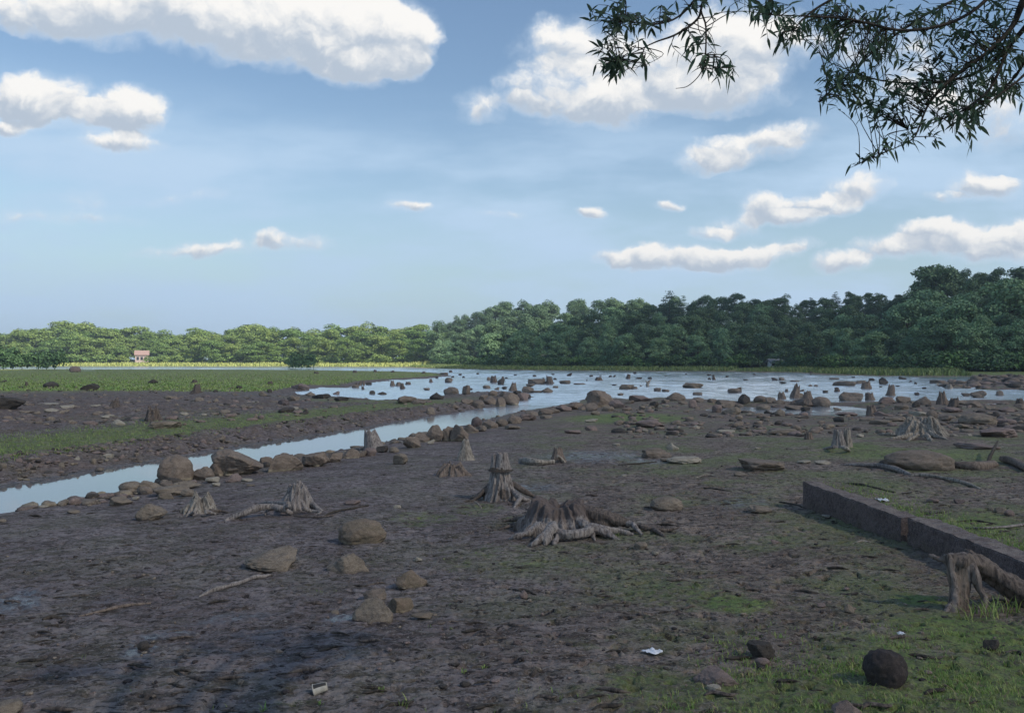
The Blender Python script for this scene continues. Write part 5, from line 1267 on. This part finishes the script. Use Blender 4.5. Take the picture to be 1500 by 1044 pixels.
# house far behind, left
M['hwall'] = plain('house_wall', (.55, .44, .40)); M['hroof'] = plain('house_roof', (.40, .27, .23)); M['hwhite'] = plain('white_siding', (.62, .64, .66)); M['hglass'] = plain('dark_pane', (.04, .05, .06), .2); M['hgrey'] = plain('grey_boards', (.20, .21, .22))
def box(b_, x0, x1, y0, y1, z0, z1):
    b_.add([(x0, y0, z0), (x1, y0, z0), (x1, y1, z0), (x0, y1, z0), (x0, y0, z1), (x1, y0, z1), (x1, y1, z1), (x0, y1, z1)],
           [(0, 3, 2, 1), (4, 5, 6, 7), (0, 1, 5, 4), (1, 2, 6, 5), (2, 3, 7, 6), (3, 0, 4, 7)])
def house(u, d, w, h, dp, wall, roof, label, rot=0.0, scale=1.0):
    x, y = at_shore(u, d); o = empty('house', (x, y, hgt(x, y))); tag(o, label, 'house'); o.rotation_euler = (0, 0, rot)
    b_ = Bag(); b_.add([(-w, -dp, -.5), (w, -dp, -.5), (w, dp, -.5), (-w, dp, -.5), (-w, -dp, h), (w, -dp, h), (w, dp, h), (-w, dp, h), (-w, 0, h * 1.45), (w, 0, h * 1.45)],
        [(0, 1, 5, 4), (1, 2, 6, 9, 5), (2, 3, 7, 6), (3, 0, 4, 8, 7), (4, 5, 9, 8), (6, 7, 8, 9)]); link('wall', b_.mesh('wall', M[wall], False), o)
    for s_ in (-1, 1):
        b_ = Bag(); e = .5; y0, z0, y1, z1 = s_ * (dp + e), h - h * .45 * e / dp, 0, h * 1.45
        b_.add([(-w - e, y0, z0 + .05), (w + e, y0, z0 + .05), (w + e, y1, z1 + .05), (-w - e, y1, z1 + .05), (-w - e, y0, z0 + .3), (w + e, y0, z0 + .3), (w + e, y1, z1 + .3), (-w - e, y1, z1 + .3)],
               [(0, 3, 2, 1), (4, 5, 6, 7), (0, 1, 5, 4), (1, 2, 6, 5), (2, 3, 7, 6), (3, 0, 4, 7)]); link('roof', b_.mesh('roof', M[roof], False), o)
    for k_ in range(3):
        cx = -w * .6 + k_ * w * .6; b_ = Bag(); box(b_, cx - .6, cx + .6, -dp - .08, -dp + .05, h * .35, h * .75); link('window', b_.mesh('window', M['hglass'], False), o)
    return o
house(208, 45, 3.4, 4.6, 3, 'hwall', 'hroof', 'reddish house with a gable roof showing between the far left trees', .35)
house(1138, 19, 1.9, 1.3, 1.2, 'hwhite', 'hgrey', 'low white shed under the trees at the foot of the wooded hill', .1)

# ---------------------------------------------------------------- willow overhead
wl = random.Random(12)
def wp(u, v, d): r = ray(u, v); return np.array([r[0] * d, r[1] * d, CZ + r[2] * d])
willow = tag(empty('willow_tree', (5.2, -1.6, hgt(5.2, -1.6))), 'overhanging tree with narrow dark leaves, its branches hanging in from the top right', 'tree')
WO = np.array(willow.location)
V, Fc = tube([(0, 0, -.3, .42), (-.05, .05, 1.2, .32), (-.3, .3, 2.8, .26), (-.7, .9, 4.3, .18)], 20, 6, .12, 3); link('trunk', mesh_np('trunk', V, Fc, M['bark']), willow)
TW, LV = Bag(), []
BR = [  # main limbs by picture point and distance
 [(wp(1560, -90, 3.9), .028), (wp(1505, -10, 3.9), .017), (wp(1482, 40, 3.95), .012), (wp(1440, 82, 3.9), .009), (wp(1398, 112, 3.9), .009), (wp(1362, 150, 3.9), .006), (wp(1345, 190, 3.9), .004), (wp(1335, 205, 3.9), .003), (wp(1300, 222, 3.9), .002), (wp(1245, 246, 3.9), .001)],
 [(wp(1520, 20, 3.9), .012), (wp(1450, 95, 4.1), .008), (wp(1380, 120, 4.2), .006), (wp(1290, 118, 4.3), .004), (wp(1215, 92, 4.3), .002)],
 [(wp(1500, -60, 3.7), .012), (wp(1420, 20, 3.7), .008), (wp(1330, 45, 3.7), .006), (wp(1240, 28, 3.7), .004), (wp(1130, 22, 3.6), .002)],
 [(wp(1240, -110, 3.5), .014), (wp(1100, -60, 3.5), .010), (wp(1035, 0, 3.5), .0055), (wp(1022, 28, 3.5), .005), (wp(992, 50, 3.5), .0042), (wp(960, 62, 3.5), .003), (wp(935, 74, 3.5), .002), (wp(905, 88, 3.5), .0012)],
 [(wp(1100, -60, 3.5), .006), (wp(1031, 0, 3.4), .004), (wp(1034, 40, 3.4), .0035), (wp(1033, 85, 3.4), .003), (wp(1026, 108, 3.4), .002), (wp(1008, 126, 3.4), .0016), (wp(990, 130, 3.4), .001)],
 [(wp(1040, -30, 3.5), .006), (wp(1000, 20, 3.5), .004), (wp(960, 36, 3.5), .003), (wp(915, 30, 3.5), .0018)],
 [(wp(1480, 60, 3.9), .008), (wp(1450, 130, 3.8), .006), (wp(1400, 170, 3.8), .003), (wp(1395, 195, 3.8), .0015)],
 [(wp(1520, 60, 3.8), .008), (wp(1470, 130, 4.0), .005), (wp(1380, 175, 4.0), .003), (wp(1330, 190, 4.0), .002)],
 [(wp(1540, -40, 4.2), .010), (wp(1400, 0, 4.2), .007), (wp(1300, 60, 4.2), .005), (wp(1220, 130, 4.2), .003), (wp(1200, 150, 4.2), .0015)],
 [(wp(1560, 40, 3.7), .01), (wp(1500, 110, 3.7), .006), (wp(1450, 150, 3.7), .003), (wp(1440, 170, 3.7), .0015)],
 [(wp(1420, -90, 3.6), .010), (wp(1300, -40, 3.6), .007), (wp(1200, 10, 3.6), .005), (wp(1160, 45, 3.6), .0025)]]
limbpts = []
for i, br in enumerate(BR):
    P4 = np.array([np.append(p_ - WO, r) for p_, r in br]); V, Fc = tube(P4, 6, 6, .12, i)
    link('branch', mesh_np('branch', V, Fc, M['bark']), willow); C = catmull(P4, 8); limbpts.append(C)
allp = np.concatenate([c[:, :3] for c in limbpts])
# limbs joining those branches to the trunk
for br in (BR[0], BR[1], BR[2], BR[3], BR[8], BR[9], BR[10]):
    e = br[0][0] - WO; r = br[0][1]
    V, Fc = tube([(-.7, .9, 4.2, .07), ((-.7 + e[0]) / 2, (.9 + e[1]) / 2 - .1, max(e[2], 4.2) + .45, .045), (e[0], e[1], e[2], r)], 8, 8, .12, 5); link('limb', mesh_np('limb', V, Fc, M['bark']), willow)
def leaf_at(p_, dirn, ln, LV):
    dirn = dirn / (np.linalg.norm(dirn) + 1e-9); up = np.array([wl.gauss(0, .6), wl.gauss(0, .6), 1.0]); sd_v = np.cross(dirn, up); sd_v /= np.linalg.norm(sd_v) + 1e-9
    nn = np.cross(sd_v, dirn); w = ln * wl.uniform(.10, .16)
    pts = []
    for q, ww, dz in ((0, .12, 0), (.28, .95, -.03), (.58, .85, -.08), (.84, .4, -.16), (1, .02, -.24)):
        c_ = p_ + dirn * ln * q + np.array([0, 0, dz * ln]); pts += [c_ - sd_v * w * ww + nn * w * .25 * ww, c_, c_ + sd_v * w * ww + nn * w * .25 * ww]
    LV.append(np.array(pts))
def spray(tx, ty, dd, n):
    """a twig from the nearest branch to this picture point, with leaves along it"""
    e = wp(tx, ty, dd) - WO; j = np.argmin(((allp - e) ** 2).sum(1) + .0); s = allp[j]
    L = np.linalg.norm(e - s)
    mid = (s + e) / 2 + np.array([wl.gauss(0, .03), wl.gauss(0, .03), abs(L) * .12])
    P4 = [(*s, .0022), (*mid, .0016), (*e, .0008)]
    V, Fc = tube(P4, 4, 4, .1, 1); TW.add(V, Fc); C = catmull(np.array(P4), 6)[:, :3]
    for k_ in range(n):
        q = 1 - (k_ / n) ** 1.2 * min(.85, .16 / max(L, .08)); q = max(0, q)
        f_ = q * (len(C) - 1); i_ = min(int(f_), len(C) - 2); p_ = C[i_] + (C[i_ + 1] - C[i_]) * (f_ - i_)
        tn = C[i_ + 1] - C[i_]; tn /= np.linalg.norm(tn) + 1e-9
        side = np.array([wl.gauss(0, 1), wl.gauss(0, 1), wl.gauss(0, .7) - .15]); side -= tn * side.dot(tn); side /= np.linalg.norm(side) + 1e-9
        leaf_at(p_, tn * .7 + side * 1.0 + np.array([0, 0, -.12]), wl.uniform(.034, .064), LV)
CL = """900 20 34 24 26,925 45 30 26 22,895 65 22 26 20,905 95 20 20 16,880 80 12 18 8,950 20 24 18 12,935 95 16 12 7,898 112 10 8 4,
1015 68 14 14 7,1045 90 22 14 12,1062 105 18 10 9,1012 78 16 8 6,1030 60 10 10 4,1030 8 20 10 5,1000 5 18 8 5,
1090 8 30 10 12,1140 22 34 18 20,1180 40 34 22 22,1150 55 26 14 10,1215 22 34 20 22,1215 62 26 16 14,1130 5 30 8 8,
1260 30 34 26 26,1310 30 30 30 26,1360 25 32 28 30,1410 40 32 32 34,1460 30 30 30 32,1490 70 24 34 26,1440 85 30 30 32,1390 80 30 28 28,1340 80 30 24 22,1290 75 26 24 18,
1215 105 24 16 18,1245 125 30 24 26,1285 135 32 24 28,1325 130 30 24 26,1365 130 30 24 24,1265 155 26 16 18,1225 150 18 10 8,1300 160 24 12 12,
1410 130 30 24 22,1450 125 26 22 16,1485 130 18 20 12,1395 165 26 16 14,1360 165 20 14 10,1410 190 14 14 8,1440 180 16 12 5,1330 190 14 10 5,1430 205 14 6 4,1495 150 10 14 5,
1420 150 40 30 22,1470 100 30 40 20,1230 120 34 26 14,1300 110 60 50 26,1385 140 50 40 18,1200 60 60 50 14,1400 60 90 50 20,1340 205 22 8 6,1305 218 22 7 5,1275 232 20 7 5,1250 242 14 5 3,1365 205 12 6 3,1283 178 8 10 3""".replace("\n", "").split(",")
for q in CL:
    cu, cv, ru, rv, n = map(float, q.split())
    for _ in range(int(n * .80)):
        a = wl.uniform(0, 6.28); r = math.sqrt(wl.random())
        spray(cu + math.cos(a) * r * ru, cv + math.sin(a) * r * rv, 3.45 + wl.uniform(-.12, .2) + (.35 if cu > 1150 else 0) + (wl.uniform(0, .3) if cu > 1150 else 0), wl.randint(2, 5))
# crown above and behind the viewer
for _ in range(260):
    p_ = np.array([wl.uniform(.5, 7.5), wl.uniform(-4.5, .6), wl.uniform(4.6, 7.2)]) - WO
    base = p_ + np.array([0, 0, .4]); TW.add(*tube([(*base, .004), (*(base * .5 + p_ * .5 + .05), .003), (*p_, .001)], 4, 2, .1, 1))
    for k_ in range(14): leaf_at(p_ + np.array([wl.gauss(0, .15), wl.gauss(0, .15), wl.gauss(0, .15)]), np.array([wl.gauss(0, 1), wl.gauss(0, 1), wl.gauss(0, .7) - .4]), wl.uniform(.09, .14), LV)
for _ in range(9):
    a = wl.uniform(0, 6.28); e = np.array([wl.uniform(1.5, 7), wl.uniform(-4, .3), wl.uniform(5, 6.8)]) - WO
    V, Fc = tube([(-.7, .9, 4.1, .08), (*(e * .5 + np.array([-.35, .45, 2.6])), .05), (*e, .01)], 8, 6, .12, 7); link('limb', mesh_np('limb', V, Fc, M['bark']), willow)
link('twigs', TW.mesh('twigs', M['bark']), willow)
V = np.concatenate(LV); n = len(LV); b0 = np.arange(n)[:, None] * 15
fa = np.concatenate([b0 + np.array([r * 3 + c_, r * 3 + c_ + 1, r * 3 + c_ + 4, r * 3 + c_ + 3]) for r in range(4) for c_ in range(2)])
link('foliage', mesh_np('foliage', V, fa, M['willow'], False), willow)

# ---------------------------------------------------------------- unseen cumulus, added and shaped to shade pond, hill and near mud
m, k, b = material('shade_cloud_white', 1.0, 0); b.inputs['Base Color'].default_value = (.9, .9, .92, 1)
tp = k.new('ShaderNodeBsdfTransparent'); tp.inputs[0].default_value = (1, .98, .95, 1); mx = k.new('ShaderNodeMixShader'); mx.inputs[0].default_value = .45
k.l.new(b.outputs[0], mx.inputs[1]); k.l.new(tp.outputs[0], mx.inputs[2]); k.l.new(mx.outputs[0], [q for q in k.n if q.type == 'OUTPUT_MATERIAL'][0].inputs[0])
H_ = 520.0; offs = sun_dir * (H_ / sun_dir.z)
v, f = ICO[5]; v = v.copy()
v *= (1 + .16 * fbm(v[:, 0] * 1.6, v[:, 1] * 1.6, v[:, 2] * 1.6, 4, .6))[:, None]
v[:, 2] = np.where(v[:, 2] < 0, v[:, 2] * .25, v[:, 2])
o = link('shade_cloud', mesh_np('shade_cloud', v * np.array([245, 215, 60]), f, m), None, (offs.x + 120, offs.y + 118, H_)); tag(o, 'unseen white cumulus added out of the picture to shade the near ground', None, None, 'structure')

# ---------------------------------------------------------------- summer haze
hz = bpy.data.meshes.new('haze'); b_ = Bag(); box(b_, -1500, 1500, -160, 1900, -1.6, 75); hz.from_pydata([tuple(map(float, q)) for q in b_.V[0]], [], b_.F)
hm = bpy.data.materials.new('haze'); hm.use_nodes = True; k = NT(hm.node_tree); k.n.clear()
pv = k.new('ShaderNodeVolumePrincipled'); pv.inputs['Color'].default_value = (.80, .90, 1.0, 1); pv.inputs['Density'].default_value = .00032; pv.inputs['Anisotropy'].default_value = .3
ho = k.new('ShaderNodeOutputMaterial'); k.l.new(pv.outputs[0], ho.inputs['Volume']); hz.materials.append(hm)
tag(link('haze', hz), 'thin summer haze over the pond', None, None, 'stuff')
